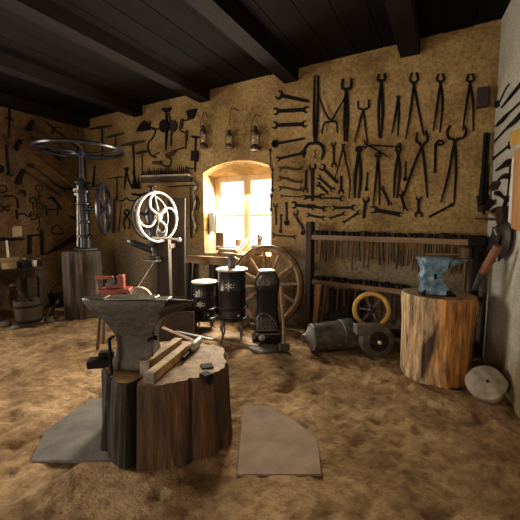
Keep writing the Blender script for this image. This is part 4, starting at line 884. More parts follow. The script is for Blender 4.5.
rod(W, 'd_ring', 'ring', 'large D-shaped iron loop low on the left wall', [(51.5, 232), (52.5, 227.5), (57, 225.2), (60.5, 228), (62.5, 232.5), (60, 234.2), (54, 233.7), (51.5, 232)], 1.3)
rod(W, 'square_bracket', 'bracket', 'angular black iron bracket standing on the left bench', [(29.5, 254), (29.3, 236.5), (29.3, 236)], 3.6, .6, parts=['upright', ('arm', iron, lambda b: sweep(b, W, [(28, 235.6), (40, 235.2)], 1.8)), ('upright', iron, lambda b: sweep(b, W, [(41.3, 230), (42, 255)], 3.2))])
rod(W, 'pump_lever', 'lever', 'thick black lever sloping up from the bench to the drill log', [(44, 254.5), (56, 248), (76, 237)], [1.2, 4, 7], .5, off=.01)
rod(W, 'wall_bar', 'bar', 'dark level iron bar on the wall behind the candle dish', [(-6, 239), (8, 239.3), (24, 239)], [4, 3, 2], .5)
b = MB(); plate(b, W, [(12, 228), (14, 226), (21, 226), (22, 229), (22, 236), (12.5, 237)], .004); tag(b.build('paper_note', paper), 'small pale paper note pinned to the left wall above the bench', 'paper')
rod(W, 'shoeing_rasp', 'rasp', 'short dark spindle iron on the wall left of the drill column', [(69, 216.5), (76, 219), (82, 222.5)], [2, 4, 2.5], .6)
rod(W, 'strap_iron', 'strap', 'short strap iron hanging behind the drill column', [(74.5, 193), (75, 206)], [1.6, 1.2], .6)

# ------------------------------------------------------------------ right wall
W = WR
def haftR(*a, **k):
    global W; haft(*a, **k)
haft('short dark hammer, highest of the sloping tools on the right wall', 'wall_hammer', 'hammer', [(510, 84), (506, 90), (499, 105)], [1.6, 1.8], [(495.8, 107), (497, 101), (500, 100), (500, 106), (497.5, 108)], th=.02)
rod(W, 'drift_punch', 'punch', 'thick black punch bar sloping down left, second on the right wall', [(522, 84), (512, 96), (502.5, 107.5)], [3.6, 3.4, 1.6], .6)
rod(W, 'long_chisel', 'chisel', 'sloping chisel with a broad dark foot, third on the right wall', [(524, 100), (509, 114), (502, 121.5), (496, 126.5)], [1.8, 2.2, 5, 4.4, 1], .5)
rod(W, 'slotted_iron', 'iron', 'slim sloping iron with a bright slot head above the yellow panel', [(522, 115), (516, 121), (507, 129), (495, 142)], [5, 4.6, 2.2, 1.8], .5, parts=['bar', ('slot', iron_worn, lambda b: sweep(b, WR, [(520, 117.5), (517, 120.5)], 1.3, .6, .03))])
wrench(W, (494, 158.5), (511.5, 144), 2.2, 4.2, 7, 'open jaw spanner on the right wall below the yellow panel', 'r', 'o', a1=0)
rod(W, 'adze_blade', 'blade', 'hooked dark blade on the right wall below the spanner', [(497, 170.5), (503, 166.5), (508, 163), (514, 162), (515.5, 171)], [1.4, 3.4, 5, 3.4, 1.8], .4)
rod(W, 'bent_strap', 'strap', 'short arched dark strap above the diamond shaped plate', [(499, 180), (504, 176.5), (509, 176), (514, 175.5)], [1.5, 3.4, 4, 4.4], .4)
b = MB(); plate(b, W, [(490.5, 188), (494, 181.5), (499.5, 180.5), (501.5, 183), (498, 189.5), (493, 191)], .02); tag(b.build('iron_plate', iron_brown, bevel=.004), 'dark diamond shaped iron plate on the right wall', 'plate')
rod(W, 'spindle_iron', 'iron', 'two lobed dark iron on the right wall beside the white post', [(496, 193), (500, 193.5), (504, 197), (508, 199), (512, 198)], [3.2, 4, 2, 4.5, 4.2], .4)
rod(W, 'hanging_rod', 'rod', 'long thin black rod hanging in front of the white post', [(514.2, 166), (512.5, 185), (510, 206)], [1.3, 1.3], 1, off=.02)
for x0, x1, t in ((488.3, 486, 'left'), (491.3, 489.5, 'right')):
    rod(WB, 'thin_wire', 'wire', '%s of two thin wires hanging down the right corner' % t, [(x0-2.4, 165), (x1-2.4, 205)], .6, 1)
# little shelf with clamps
A = wp(W, 487, 218.5, 0); D = wp(W, 506, 219.5, 0)
b = MB(); b.bar(A+W.w*.06, D+W.w*.06, .12, .018); tag(b.build('wall_shelf', wood_dark_x, smooth=False), 'small thin shelf high on the right wall carrying black clamps', 'shelf')
for (pts, ws, t) in (([(487, 216.5), (490, 208), (495, 202), (497, 203)], [3.5, 4, 4.5, 3], 'leftmost black clamp on the small shelf at the right wall'), ([(490, 211), (496, 214), (503, 217)], [1.6, 2.4, 3], 'brass edged clamp lying on the small shelf at the right wall'), ([(497, 211), (502, 209), (506, 213)], [4, 3, 4], 'rightmost black clamp on the small shelf at the right wall')):
    rod(W, 'screw_clamp', 'clamp', t, pts, ws, .6, off=.02, m=brass if 'brass' in t else iron)
r = thing('bench_clamp', 'upright dark iron block between the small shelf and the white post', 'block', wp(W, 507.5, 214, .0)); b = MB(); plate(b, W, [(504.5, 206.5), (511, 206), (511, 224), (505, 224)], .07); b.build('block', iron_brown, r, bevel=.005); b = MB(); sweep(b, W, [(508, 212), (508, 206), (510, 201)], 2, 1, .02); b.build('screw', iron, r)
# white post, orange boards, yellow panel
b = MB(); plate(b, W, [(516.4, 158), (519, 157), (515, 228), (511.8, 226)], .03, 0); tag(b.build('white_post', white, smooth=False), 'white painted narrow board upright beside the orange board', 'board')
b = MB(); plate(b, W, [(520, 150), (545, 138), (545, 238), (516.5, 228)], .035, .003); tag(b.build('orange_board', wood_orange, smooth=False), 'orange brown wooden board leaning on the right wall at the picture edge', 'board')
b = MB(); plate(b, W, [(512.5, 132.5), (524, 127), (524, 143), (512.5, 145.5)], .02); tag(b.build('yellow_panel', yellow, smooth=False), 'small bright yellow panel high on the right wall', 'panel')
# tall bars in the corner
for (x0, y0, x1, y1, wd, t, mm) in ((488.8, 134, 480.5, 205, 3.4, 'long thick black bar leaning in the right corner', iron), (492, 134, 484.5, 203, 1.8, 'thin black bar beside the thick one in the right corner', iron)):
    A = wp(WB, x0-3.5, y0, .05); D = wp(WB, x1, y1, .10); s = .0117; b = MB(); b.tube([A, A.lerp(D, .5), D], [wd*s/2, wd*s/2, wd*s*.8], 8); tag(b.build('crow_bar', mm), t, 'bar')
r = thing('iron_clevis', 'heavy black cleat at the foot of the thick corner bar', 'cleat', wp(WB, 480, 203, .0)); b = MB(); plate(b, WB, [(476, 196), (484, 196), (483, 212), (477.5, 212)], .06, 0); b.build('cleat', iron_brown, r, bevel=.005); b = MB(); disc(b, WB, 480, 203, 1.5, .02, .06); b.build('bolt', iron, r)
# horse collar yoke with its wooden shaft
W_ = W
def ony(px, py, y):
    d = ray(px, py); return CAM+d*(y/d.y)
r = thing('harness_yoke', 'black leather harness yoke with a reddish wooden shaft hanging on the right wall', 'harness', wp(W, 503, 250, 0))
b = MB(); sweep(b, W, [(506, 227), (502, 236), (497, 248), (494, 254)], [9, 17, 16, 9], .3, .015); b.build('pad', leather, r)
b = MB(); sweep(b, W, [(506.5, 227), (513, 234), (511.5, 246), (504, 260)], [8, 16, 14, 4], .3, .015); b.build('pad', leather, r)
b = MB(); b.tube([ony(498, 246, 3.25), ony(483, 273, 3.35)], [.03, .034], 8); b.build('shaft', wood_red, r)
b = MB(); b.tube([ony(483, 273, 3.35), ony(474, 290, 3.4)], [.036, .02], 8); b.build('shaft_end', leather, r)
b = MB(); sweep(b, W, [(501, 252), (500, 260), (499.5, 262)], 1.2, 1, .03); b.build('strap', leather, r)
b = MB(); sweep(b, W, [(508, 235), (505.5, 229)], .9, 1, .08); b.build('buckle', steel, r)
# vise on the rack end
c = wp(WB, 478, 245, .12)
# ------------------------------------------------------------------ hammer rack on the back wall
RD = .20
r = thing('hammer_rack', 'long dark wooden rack of two rails on the back wall holding rows of hammers', 'rack', wp(WB, 400, 330, 0).to_3d()*1)
def wq(x, y, off): a, b_ = WB.uv(x, y, off); return WB.p(a, b_, off)
rails = [((311, 237), (474, 242.5)), ((312, 281.5), (474, 300))]
for (p0, p1) in rails:
    for off in (RD, RD-.105):
        A = wq(*p0, RD)+Vector((0, RD-off, 0)); D = wq(*p1, RD)+Vector((0, RD-off, 0)); D.z = A.z+(D.z-A.z)
        b = MB(); b.bar(A, D, .022, .06); b.sub(2); b.rough(.004, 5); b.build('rail', wood_mid_x if off == RD else wood_dark_x, r, ang=50)
for (x, yt, yb, wd) in ((310.5, 222, 331, .075), (477, 236, 352, .085)):
    A = wq(x, yt, .15); D = Vector((A.x, A.y, .0)); b = MB(); b.bar(A, D, wd, .14, (0, 1, 0)); b.build('post', wood_dark, r, bevel=.005)
A = wq(312, 320, .1); b = MB(); b.bar(Vector((A.x, YB-.15, .12)), Vector((wq(477, 340, .15).x, YB-.15, .12)), .03, .09); b.build('rail', wood_dark_x, r, smooth=False)
def rack_hammer(x, p0, p1, hl, hh, lean, label, group, hm, wm, kind):
    t = (x-p0[0])/(p1[0]-p0[0]); y = p0[1]+(p1[1]-p0[1])*t; A = wq(*p0, RD); D = wq(*p1, RD)
    a, _ = WB.uv(x, y, RD); tt = (a-A.x)/(D.x-A.x); z = A.z+(D.z-A.z)*tt+.032; P = Vector((a, YB-RD+.052, z))
    r = thing('hammer', label, 'hammer', P, group)
    b = MB(); w = hh
    if kind == 0: b.rings([[P+Vector((math.cos(q)*w, s, w+math.sin(q)*w)) for q in [2*PI*(k+.5)/8 for k in range(8)]] for s, w in ((-.095, w*.85), (-.06, w), (.03, w), (.072, w*.5))])
    else: b.rings([[P+Vector((sx*w, s, w+sz*hw)) for sx, sz in ((-1, -1), (1, -1), (1, 1), (-1, 1))] for s, hw in ((-.09, w), (.02, w), (.072, w*.25))])
    b.build('head', hm, r, bevel=.003)
    b = MB(); b.tube([P+Vector((0, 0, w*1.9)), P+Vector((lean*.4, .0, -hl*.4)), P+Vector((lean, .0, -hl))], [.013, .015, .019], 8, ratio=.75); b.build('handle', wm, r)
g1 = 'hammers on the upper rail of the rack'; g2 = 'hammers on the lower rail of the rack'
woods = [wood_dark, wood_mid, wood_dark, wood_mid]
x = 315.5; i = 0
while x < 465:
    rack_hammer(x, *rails[0], random.uniform(.24, .42), random.uniform(.021, .031), random.uniform(-.03, .03), 'dark headed hammer with its handle hanging down from the upper rail of the rack', g1, iron if i % 3 else iron_brown, woods[random.randrange(4)], i % 2)
    x += random.uniform(4.6, 6.2); i += 1
x = 316; i = 0
while x < 403:
    rack_hammer(x, *rails[1], random.uniform(.30, .46), random.uniform(.02, .028), random.uniform(-.02, .02), 'dark headed hammer with its handle hanging down from the lower rail of the rack', g2, iron if i % 3 else iron_brown, woods[random.randrange(4)], i % 2)
    x += random.uniform(4.4, 6.0); i += 1
# boards leaning under the lower rail
for (x0, yt, x1, yb, wd, mm, t) in ((319, 284, 314, 322, 4.5, wood_orange, 'narrow orange board leaning inside the left post of the rack'), (326, 284, 320, 318, 2.5, wood_mid, 'slim brown lath leaning beside the narrow orange board'), (345, 290, 345, 326, 34, wood_dark, 'broad dark board standing behind the lower row of hammers')):
    off = .24 if wd < 10 else .05; A = wq(x0, yt, off+.0); s = WB.sc(x0, yt); D = wq(x1, yb, off+.06); D = Vector((D.x, D.y, .004))
    if wd > 10: D = Vector((A.x, A.y, .004))
    b = MB(); b.bar(A, D, wd*s, .02, (0, 1, 0)) if wd > 10 else b.bar(A, D, wd*s, .02, (0, 1, 0)); tag(b.build('leaning_board', mm, bevel=.003), t, 'board')
# mallet & cross handle on the right end of the rack
P = wq(466, 262, .30)
r = thing('wooden_mallet', 'wooden mallet with a pale round head hung at the right end of the rack', 'mallet', P)
b = MB(); b.lathe([(.04, -.06), (.055, -.05), (.06, .0), (.055, .05), (.04, .06)], wq(466, 253, .30), (0, 0, 1), 18); b.build('mallet_head', wood_mid, r)
b = MB(); A = wq(466, 258, .30); b.tube([A, A+Vector((.0, 0, -.36))], .017, 8); b.build('handle', wood_mid, r)
A = wq(425, 254, .27); D = wq(461, 254.5, .27); b = MB(); b.tube([A, A.lerp(D, .5), D], [.012, .014, .012], 8); tag(b.build('wooden_rod', wood_mid_x), 'level brown rod across the upper row of hammers near the blue anvil', 'rod')
# leg vise at the right post
P = wq(477.5, 243, .34)
r = thing('leg_vise', 'black leg vise standing in the right corner by the end of the rack', 'vise', Vector((P.x, P.y, 0)))
b = MB(); b.bar((P.x, P.y, 0), (P.x, P.y, P.z), .05, .05, (0, 1, 0), h1=.07); b.build('leg', iron, r, bevel=.006)
b = MB(); b.box((P.x, P.y, P.z+.02), (.16, .12, .11)); b.build('jaw', iron, r, bevel=.015)
b = MB(); b.cyl((P.x, P.y-.10, P.z-.05), (P.x, P.y+.06, P.z-.05), .024, n=12); b.build('screw', iron, r)
b = MB(); A = wq(487, 243, .36); b.bar((P.x+.06, P.y, P.z), (P.x+.11, P.y-.03, P.z), .03, .05); b.bar((P.x+.11, P.y-.03, P.z-.06), (P.x+.12, P.y-.03, P.z+.16), .016, .016); b.build('handle', iron, r)

# ------------------------------------------------------------------ bench on the left and its clutter
BH = .72; A = onz(45, 266, BH); BX = A.x; BY = A.y
r = thing('workbench', 'dark wooden workbench along the left wall carrying jars and a candle dish', 'bench', Vector(((XL+BX)/2, BY-.9, 0)))
b = MB(); b.box(((XL+BX)/2, BY-.95, BH-.025), (BX-XL-.01, 1.9, .05)); b.build('bench_top', wood_dark_x, r, bevel=.004)
b = MB(); b.box((BX-.03, BY-.95, BH-.11), (.03, 1.9, .11)); b.build('apron', wood_dark_x, r, smooth=False)
for (x, y) in ((BX-.07, BY-.05), (BX-.07, BY-1.8), (XL+.08, BY-.05), (XL+.08, BY-1.8)): b = MB(); b.bar((x, y, 0), (x, y, BH-.05), .08, .08, (0, 1, 0)); b.build('leg', wood_dark, r)
def on_bench(px, py=None, d=.2):
    q = ray(px, 262); t = (BX-d-CAM.x)/q.x; p = CAM+q*t; return Vector((p.x, p.y, BH))
c = on_bench(8.5, d=.16)
r = thing('candle_dish', 'white candle on a pale wooden dish standing on the left bench', 'candle', c)
b = MB(); b.lathe([(.10, 0), (.10, .10), (.11, .11), (.145, .15), (.15, .175), (.14, .175)], c, n=26); b.build('dish', mat('pale_dish', (.30, .21, .10), (.52, .39, .2), rough=.6, bump=.1), r)
b = MB(); b.tube([c+Vector((0, 0, .17)), c+Vector((-.01, 0, .44))], [.02, .014], 10); b.build('candle', white, r)
specs = [(2, .16, .05, ash, 'white capped grey jar nearest the left picture edge on the bench'), (17, .13, .055, steel_dark, 'squat black jar right of the candle dish'), (24, .15, .045, iron_cast, 'dark bottle shaped can in the middle of the left bench'), (29, .11, .05, steel_dark, 'low round black pot beside the white cup on the bench'), (39, .13, .045, iron_cast, 'black tin at the right end of the left bench')]
for px, h, R_, mm, t in specs:
    c = on_bench(px, d=.10+.04*(px % 3)+(.30 if px < 5 else 0)); r = thing('jar', t, 'jar', c)
    b = MB(); b.lathe([(R_*.9, 0), (R_, .01), (R_, h*.6), (R_*.55, h*.75), (R_*.5, h*.88)], c, n=18); b.build('jar_body', mm, r)
    b = MB(); b.lathe([(R_*.56, h*.86), (R_*.58, h), (R_*.2, h+.005)], c, n=18); b.build('cap', lidm if px in (2, 24) else iron_worn, r)
c = on_bench(34.5, d=.12); r = thing('mug', 'small white cup with a loop handle on the left bench', 'cup', c)
b = MB(); b.lathe([(.028, 0), (.038, .04), (.04, .10), (.035, .10), (.032, .03)], c, n=18); b.build('cup_body', white, r)
b = MB(); b.tube(smoothpts([c+RT*-.038+Vector((0, 0, .085)), c-RT*.07+Vector((0, 0, .07)), c-RT*.06+Vector((0, 0, .03)), c-RT*.035+Vector((0, 0, .03))]), .008, 6); b.build('cup_handle', white, r)

# bucket with ladle
c = onz(29.5, 325); c.z = 0
r = thing('wooden_bucket', 'dark staved wooden bucket on the dirt floor below the left bench', 'bucket', c)
b = MB(); b.lathe([(.135, .0), (.16, .10), (.165, .2), (.175, .36), (.155, .36), (.145, .05)], c, n=30); b.build('staves', wood_dark, r, ang=30)
for h, R_ in ((.08, .157), (.29, .172)): b = MB(); b.ring(c+Vector((0, 0, h)), (0, 0, 1), R_+.003, .008, 30, 6, 2.2); b.build('hoop', iron, r)
b = MB(); b.tube(smoothpts([c+RT*-.05+Vector((0, 0, .36)), c+RT*.0+Vector((0, 0, .47)), c+RT*.1+Vector((0, 0, .53)), c+RT*.17+Vector((0, 0, .48)), c+RT*.175+Vector((0, 0, .34))]), .005, 6); b.build('bail', iron, r)
p1 = atd(24, 297, depth(c)); p2 = atd(14, 285.5, depth(c)); r = thing('ladle', 'iron ladle standing in the wooden bucket with its bowl up', 'ladle', p1)
p0 = p1+(p1-p2)*.8; p0.z = max(p0.z, .1)
b = MB(); b.tube([p0, p1, p2], .009, 8); b.build('rod', iron_brown, r); b = MB(); b.ball(p2, .055, 12, (1.1, 1, .55)); b.build('bowl', iron_brown, r)
for (x, y, s, t) in ((6, 326, .07, 'dark stone on the floor at the far left below the bench'), (15, 329, .05, 'small dark stone left of the wooden bucket'), (50, 322, .055, 'small stone lying right of the wooden bucket'), (61, 325, .04, 'little stone on the floor before the tall drill log')):
    c = onz(x, y); c.z = s*.5; b = MB(); b.ball(c, s, 10, (1.3, 1, .6)); b.rough(.01, 12, x); tag(b.build('stone', stone_dark), t, 'stone')
A = onz(46, 322); D = onz(58, 308); b = MB(); b.tube([A+Vector((0, 0, .03)), D+Vector((0, 0, .12))], .03, 8); tag(b.build('iron_pipe', iron_grey), 'grey iron pipe leaning low between the bucket and the tall log', 'pipe')
c = onz(60, 306); c.z = 0; r = thing('coal_hod', 'dark iron coal hod on the floor left of the tall log', 'hod', c)
b = MB(); b.lathe([(.14, 0), (.15, .02), (.18, .22), (.16, .22), (.13, .04)], c, n=20); b.build('hod_body', iron, r); b = MB(); b.tube(smoothpts([c+RT*-.17+Vector((0, 0, .2)), c+Vector((0, 0, .4)), c+RT*.17+Vector((0, 0, .2))]), .008, 6); b.build('handle', iron, r)

# ------------------------------------------------------------------ tall post drill on the log
LC2 = onz(85, 315); LC2.z = 0; z2 = depth(LC2)
LH2 = (CAM+ray(85, 251)*((LC2-CAM).dot(FH)/ray(85, 251).dot(FH))).z
root = thing('log_block', 'tall dark rough log in the left corner carrying the big post drill', 'log', LC2)
Mlog(frame(LC2), 'trunk', .275, .265, LH2, mat('dark_log_bark', (.012, .007, .005), (.055, .032, .02), c3=(.13, .085, .06), rough=.8, scale=9, stretch=(1, 1, .2), bump=1, bscale=20, dist=.02), root, 9.0, [], topmat=wood_dark)
def zz(px, py): return (CAM+ray(px, py)*((LC2-CAM).dot(FH)/ray(px, py).dot(FH)))
base = Vector((LC2.x, LC2.y, LH2+.006))
root = thing('post_drill', 'tall black hand drill press with a large horizontal wheel on top of the dark log', 'drill', base)
def V(px, py, back=0.0): p = zz(px, py); return p+FH*back
ax = Vector((V(83, 200).x, V(83, 200).y, 0))
def col(z): return Vector((ax.x, ax.y, z))
zt = V(83, 153).z
b = MB(); b.tube([col(LH2+.006), col(LH2+.06)], [.12, .10], 16); b.box((ax.x, ax.y, LH2+.03), (.3, .2, .03)); b.build('foot', steel_dark, root, bevel=.004)
b = MB(); b.tube([col(LH2+.05), col(V(83, 225).z), col(V(83, 190).z), col(V(83, 178).z)], [.085, .085, .085, .06], 14); b.build('column', steel_dark, root)
b = MB(); b.tube([col(V(83, 178).z), col(zt+.03)], [.035, .03], 12); b.build('spindle', steel_dark, root)
for py in (183, 192, 204, 222, 236): b = MB(); p = col(V(83, py).z); b.lathe([(.10, -.02), (.115, -.01), (.115, .01), (.10, .02)], p, n=18); b.build('collar', steel_dark, root)
b = MB(); p = V(78, 190); b.cyl(Vector((p.x, p.y, p.z))-RT*.06, Vector((p.x, p.y, p.z))+RT*.04, .03, n=12); b.cyl(Vector((p.x, p.y, p.z-.06))-RT*.05, Vector((p.x, p.y, p.z-.06))+RT*.04, .026, n=12); b.build('feed_screw', steel, root)
b = MB(); e = V(80.5, 200)-FH*.07; b.tube([V(80.5, y)-FH*.08 for y in (186, 200, 215, 230, 246)], .012, 8); b.build('bright_rack', steel, root)
WR_ = .59; hc = col(zt)
b = MB(); b.ring(hc+Vector((0, 0, .045)), (0, 0, 1), WR_, .028, 64, 8, 1.0); b.build('top_wheel_rim', steel_dark, root)
for k in range(5):
    a = 2*PI*k/5+.5; d = Vector((math.cos(a), math.sin(a), 0)); n_ = Vector((-d.y, d.x, 0)); b = MB()
    b.tube(smoothpts([hc+d*.04, hc+d*.22+n_*.06+Vector((0, 0, .01)), hc+d*.45+n_*.05+Vector((0, 0, .03)), hc+d*(WR_-.01)+Vector((0, 0, .045))]), [.022, .015], 8); b.build('top_wheel_spoke', steel_dark, root)
b = MB(); b.lathe([(.06, -.05), (.06, .04), (.035, .06)], hc, n=16); b.build('top_hub', steel_dark, root)
gp = V(104.5, 209); gn = (RT*.984+FH*.175).normalized()
gR = 26*z2/F*1.0
b = MB(); b.ring(gp, gn, gR-.03, .03, 40, 6, 1.0); b.build('gear_rim', steel_dark, root)
gx = Vector((0, 0, 1)); gy = gn.cross(gx)
for k in range(6):
    a = k*PI/3; d = gx*math.cos(a)+gy*math.sin(a); b = MB(); b.bar(gp+d*.03, gp+d*(gR-.04), .05, .022, gn); b.build('gear_spoke', steel_dark, root, bevel=.004)
b = MB(); b.cyl(gp-gn*.32, gp+gn*.06, .028, n=12); b.build('gear_shaft', steel_dark, root)
b = MB(); q = V(101, 188); b.cyl(col(q.z), q+RT*.02, .024, n=12); b.cyl(q-RT*.06, q+RT*.0, .055, n=16); b.build('counter_shaft', steel_dark, root)

# ------------------------------------------------------------------ white flywheel drill on its post
PC = onz(166, 322); PC.z = 0
def Z2(px, py): return CAM+ray(px, py)*((PC-CAM).dot(FH)/ray(px, py).dot(FH))
M = frame(PC, 0); zb = Z2(168, 190).z
root = thing('wooden_post', 'weathered square wooden post carrying the drill with the white flywheel', 'post', PC)
b = MB(); A = Z2(165, 236); b.bar((PC.x, PC.y, 0), (PC.x, PC.y, A.z), .17, .15, FH); b.sub(2); b.rough(.006, 6); b.build('post', wood_dark, root, ang=50)
b = MB(); q = frame(PC, 0) @ Vector((.0, .0, .03)); b.bar(q-RT*.3, q+RT*.3, .22, .06); b.build('foot_beam', wood_dark_x, root, bevel=.006)
b = MB(); A = Z2(171, 196)+FH*.32; D = Z2(171, 300)+FH*.32; b.bar(D, A, .26, .03, FH); b.build('back_board', wood_dark, root, bevel=.004)
b = MB(); q = Z2(168, 238); b.bar(q-FH*.0-Vector((0, 0, .12)), q+FH*.31-Vector((0, 0, .12)), .06, .06); b.build('board_arm', wood_dark, root)
fn = (RT*.835-FH*.552).normalized(); fc = atd(158.2, 217, depth(PC)-.30); fR = 25.6*depth(fc)/F
root = thing('flywheel_drill', 'black hand cranked drill with a bright white curved spoke flywheel, left of the window', 'drill', Z2(165, 237)+Vector((0, 0, .002)))
fx = Vector((0, 0, 1)); fy = fn.cross(fx)
pt = lambda r_, a: fc+(fx*math.cos(a)+fy*math.sin(a))*r_
b = MB(); b.ring(fc, fn, fR-.015, .016, 56, 8); b.build('flywheel_rim', steel, root)
for k in range(4):
    a = k*PI/2; b = MB(); b.tube(smoothpts([pt(.035, a+.1), pt(fR*.25, a+.72), pt(fR*.5, a+.78), pt(fR*.74, a+.50), pt(fR*.90, a+.2), pt(fR*.97, a-.08)]), [.017, .014, .016], 8); b.build('flywheel_spoke', steel, root)
b = MB(); b.lathe([(.035, -.05), (.045, -.02), (.045, .03), (.02, .045)], fc, fn, 18); b.build('hub', steel, root)
gc_ = fc-fn*.16
b = MB(); b.ring(gc_, fn, fR*.86, .022, 44, 6); b.build('rear_wheel', steel_dark, root)
for k in range(5):
    a = k*2*PI/5; b = MB(); b.bar(gc_, gc_+(fx*math.cos(a)+fy*math.sin(a))*fR*.84, .035, .02, fn); b.build('rear_spoke', steel_dark, root)
b = MB(); b.cyl(gc_-fn*.05, fc+fn*.03, .022, n=12); b.build('axle', steel_dark, root)
mid = fc-fn*.12
b = MB(); b.rings([[mid+Vector((0, 0, h))+RT*(math.cos(q)*w)+FH*(math.sin(q)*w*.8) for q in [2*PI*k/14 for k in range(14)]] for h, w in ((-.42, .05), (-.3, .085), (-.22, .06), (-.10, .09), (.05, .12), (.18, .08), (.30, .055), (.36, .055))]); b.build('frame_casting', steel_dark, root)
b = MB(); t_ = mid+Vector((0, 0, .36)); b.cyl(t_, t_+Vector((0, 0, .05)), .02, n=10); b.cyl(t_+Vector((0, 0, .05)), t_+Vector((0, 0, .065)), .06, n=16); b.build('feed_knob', iron, root)
for dz in (.05, -.25): b = MB(); b.bar(mid+Vector((0, 0, dz)), mid+FH*.12+RT*.1+Vector((0, 0, dz)), .08, .10); b.build('bracket', steel_dark, root, bevel=.01)
b = MB(); A = fc+Vector((0, 0, -fR*.82))-FH*.03; E = A+RT*.29+Vector((0, 0, -.02))-FH*.02; b.tube([A-RT*.08, A+RT*.1, E], [.02, .014, .013], 10); b.ball(E, .03, 12); b.build('crank_handle', steel, root)
b = MB(); q = mid+Vector((0, 0, -.46)); b.cyl(q, q+Vector((0, 0, .06)), .035, n=12); b.cyl(q-Vector((0, 0, .08)), q, .014, n=10); b.build('chuck', iron_worn, root)
b = MB(); q = mid+Vector((0, 0, -.60)); b.box(q, (.22, .16, .03)); b.ring(q+Vector((0, 0, .04)), (0, 0, 1), .075, .02, 20, 8); b.bar(q, q+FH*.11+RT*.05, .05, .05); b.build('work_table', iron_grey, root, bevel=.004)
# oil cylinder hanging aslant beside it
A = Z2(122.5, 243)+FH*.3; D = Z2(146, 251.5)+FH*.3
r = thing('grease_gun', 'slanting dark iron cylinder with a bright streak left of the flywheel drill', 'cylinder', A.lerp(D, .5)); d = (D-A).normalized()
b = MB(); b.tube([A, A+d*.05, A+d*.3, D-d*.08], [.03, .05, .055, .055], 14); b.build('barrel', steel_dark, r)
b = MB(); b.tube([D-d*.08, D-d*.02, D+d*.05], [.035, .06, .045], 14); b.build('end_cap', steel_dark, r)
b = MB(); b.tube([A, A-d*.05], .014, 8); b.build('nozzle', steel, r)
b = MB(); b.bar(D, D+RT*.15+FH*.1+Vector((0, 0, -.02)), .03, .03); b.build('mount', steel_dark, r)
# rods in front of post
A = Z2(156, 262)-FH*.1; D = Z2(141, 281)-FH*.1; D2 = D+(D-A)*1.6; D2.z = .0; b = MB(); b.tube([A, D2], .008, 6); tag(b.build('thin_stake', iron_worn), 'thin bright stake sloping down left from the flywheel drill', 'stake')
# dark trough, pan, red vise on its stool, worn wheel
c = onz(163, 322); c = c-FH*.30
c = onz(172, 337); c.z = 0
r = thing('quench_trough', 'low dark wooden trough on the floor behind the horn of the large anvil', 'trough', c); M = frame(c, 4)
b = MB(M); b.box((0, 0, .02), (.58, .30, .04)); b.build('bottom', wood_dark_x, r)
for y in (-.15, .15): b = MB(M); b.bar((-.29, y, .19), (.29, y, .19), .03, .34); b.build('long_side', wood_dark_x, r, bevel=.003)
for x in (-.275, .275): b = MB(M); b.bar((x, -.135, .18), (x, .135, .18), .03, .30); b.build('end_side', wood_dark_x, r, bevel=.003)
c2 = M @ Vector((.04, 0, .364)); r = thing('iron_pan', 'dark iron pan with a bright rim lying on the trough behind the anvil horn', 'pan', c2)
b = MB(); b.lathe([(.10, 0), (.14, .02), (.165, .05), (.16, .05), (.1, .012)], c2-Vector((0, 0, .0)), n=26); b.build('pan_bowl', iron_grey, r)
b = MB(); b.ball(c2+Vector((0, 0, .03))-RT*.06, .03, 10); b.build('lump', stone, r)
b = MB(); b.tube([c2+RT*-.16+Vector((0, 0, .045)), c2-RT*.3-FH*.05+Vector((0, 0, .06))], .01, 6); b.build('pan_handle', iron_grey, r)
VZ = 3.9; tc_ = atd(116, 288, VZ); th_ = tc_.z
fc_ = Vector((tc_.x, tc_.y, 0))
r = thing('saw_stool', 'small red topped stool standing behind the large anvil', 'stool', fc_); M = frame(fc_, 8)
b = MB(M); b.box((0, 0, th_-.02), (.33, .20, .04)); b.build('seat', red, r, bevel=.005)
b = MB(M); b.box((-.02, -.085, th_-.06), (.22, .02, .05)); b.build('apron', red, r, bevel=.003)
for sx in (-1, 1):
    for sy in (-1, 1): b = MB(M); b.bar((sx*.20, sy*.10, 0), (sx*.13, sy*.06, th_-.04), .03, .03, (0, 1, 0)); b.build('leg', wood_mid, r)
vb = M @ Vector((.0, 0, th_+.002)); M2 = frame(vb, 8)
r = thing('bench_vise', 'red painted bench vise with an orange handle on the small stool behind the anvil', 'vise', vb)
b = MB(M2); b.box((.06, 0, .075), (.07, .10, .15)); b.build('fixed_jaw', red, r, bevel=.006)
b = MB(M2); b.box((-.03, 0, .03), (.14, .07, .06)); b.build('base', red, r, bevel=.005)
b = MB(M2); b.lathe([(.045, -.02), (.05, 0), (.045, .02)], (-.03, -.05, .085), (0, 1, 0), 18); b.build('hand_wheel', iron_cast, r)
b = MB(M2); b.bar((-.20, -.02, .125), (-.02, -.02, .12), .05, .035); b.build('handle', red, r, bevel=.006)
wc_ = onz(139, 338); wc_ = wc_+FH*.28; wc_.z = 0
q = atd(139, 296, 4.38); Rg = .17
r = thing('worn_wheel', 'pale worn grinding wheel standing on edge behind the red stool', 'wheel', Vector((q.x, q.y, 0)))
hz = q.z-.05
b = MB(); b.lathe([(Rg*.9, -.035), (Rg, -.03), (Rg, .03), (Rg*.9, .035), (.03, .04)], Vector((q.x, q.y, hz)), -FH, 30); b.build('wheel', stone, r)
b = MB(); b.cyl(Vector((q.x, q.y, hz))-FH*.16, Vector((q.x, q.y, hz))+FH*.16, .015, n=10); b.build('axle', iron, r)
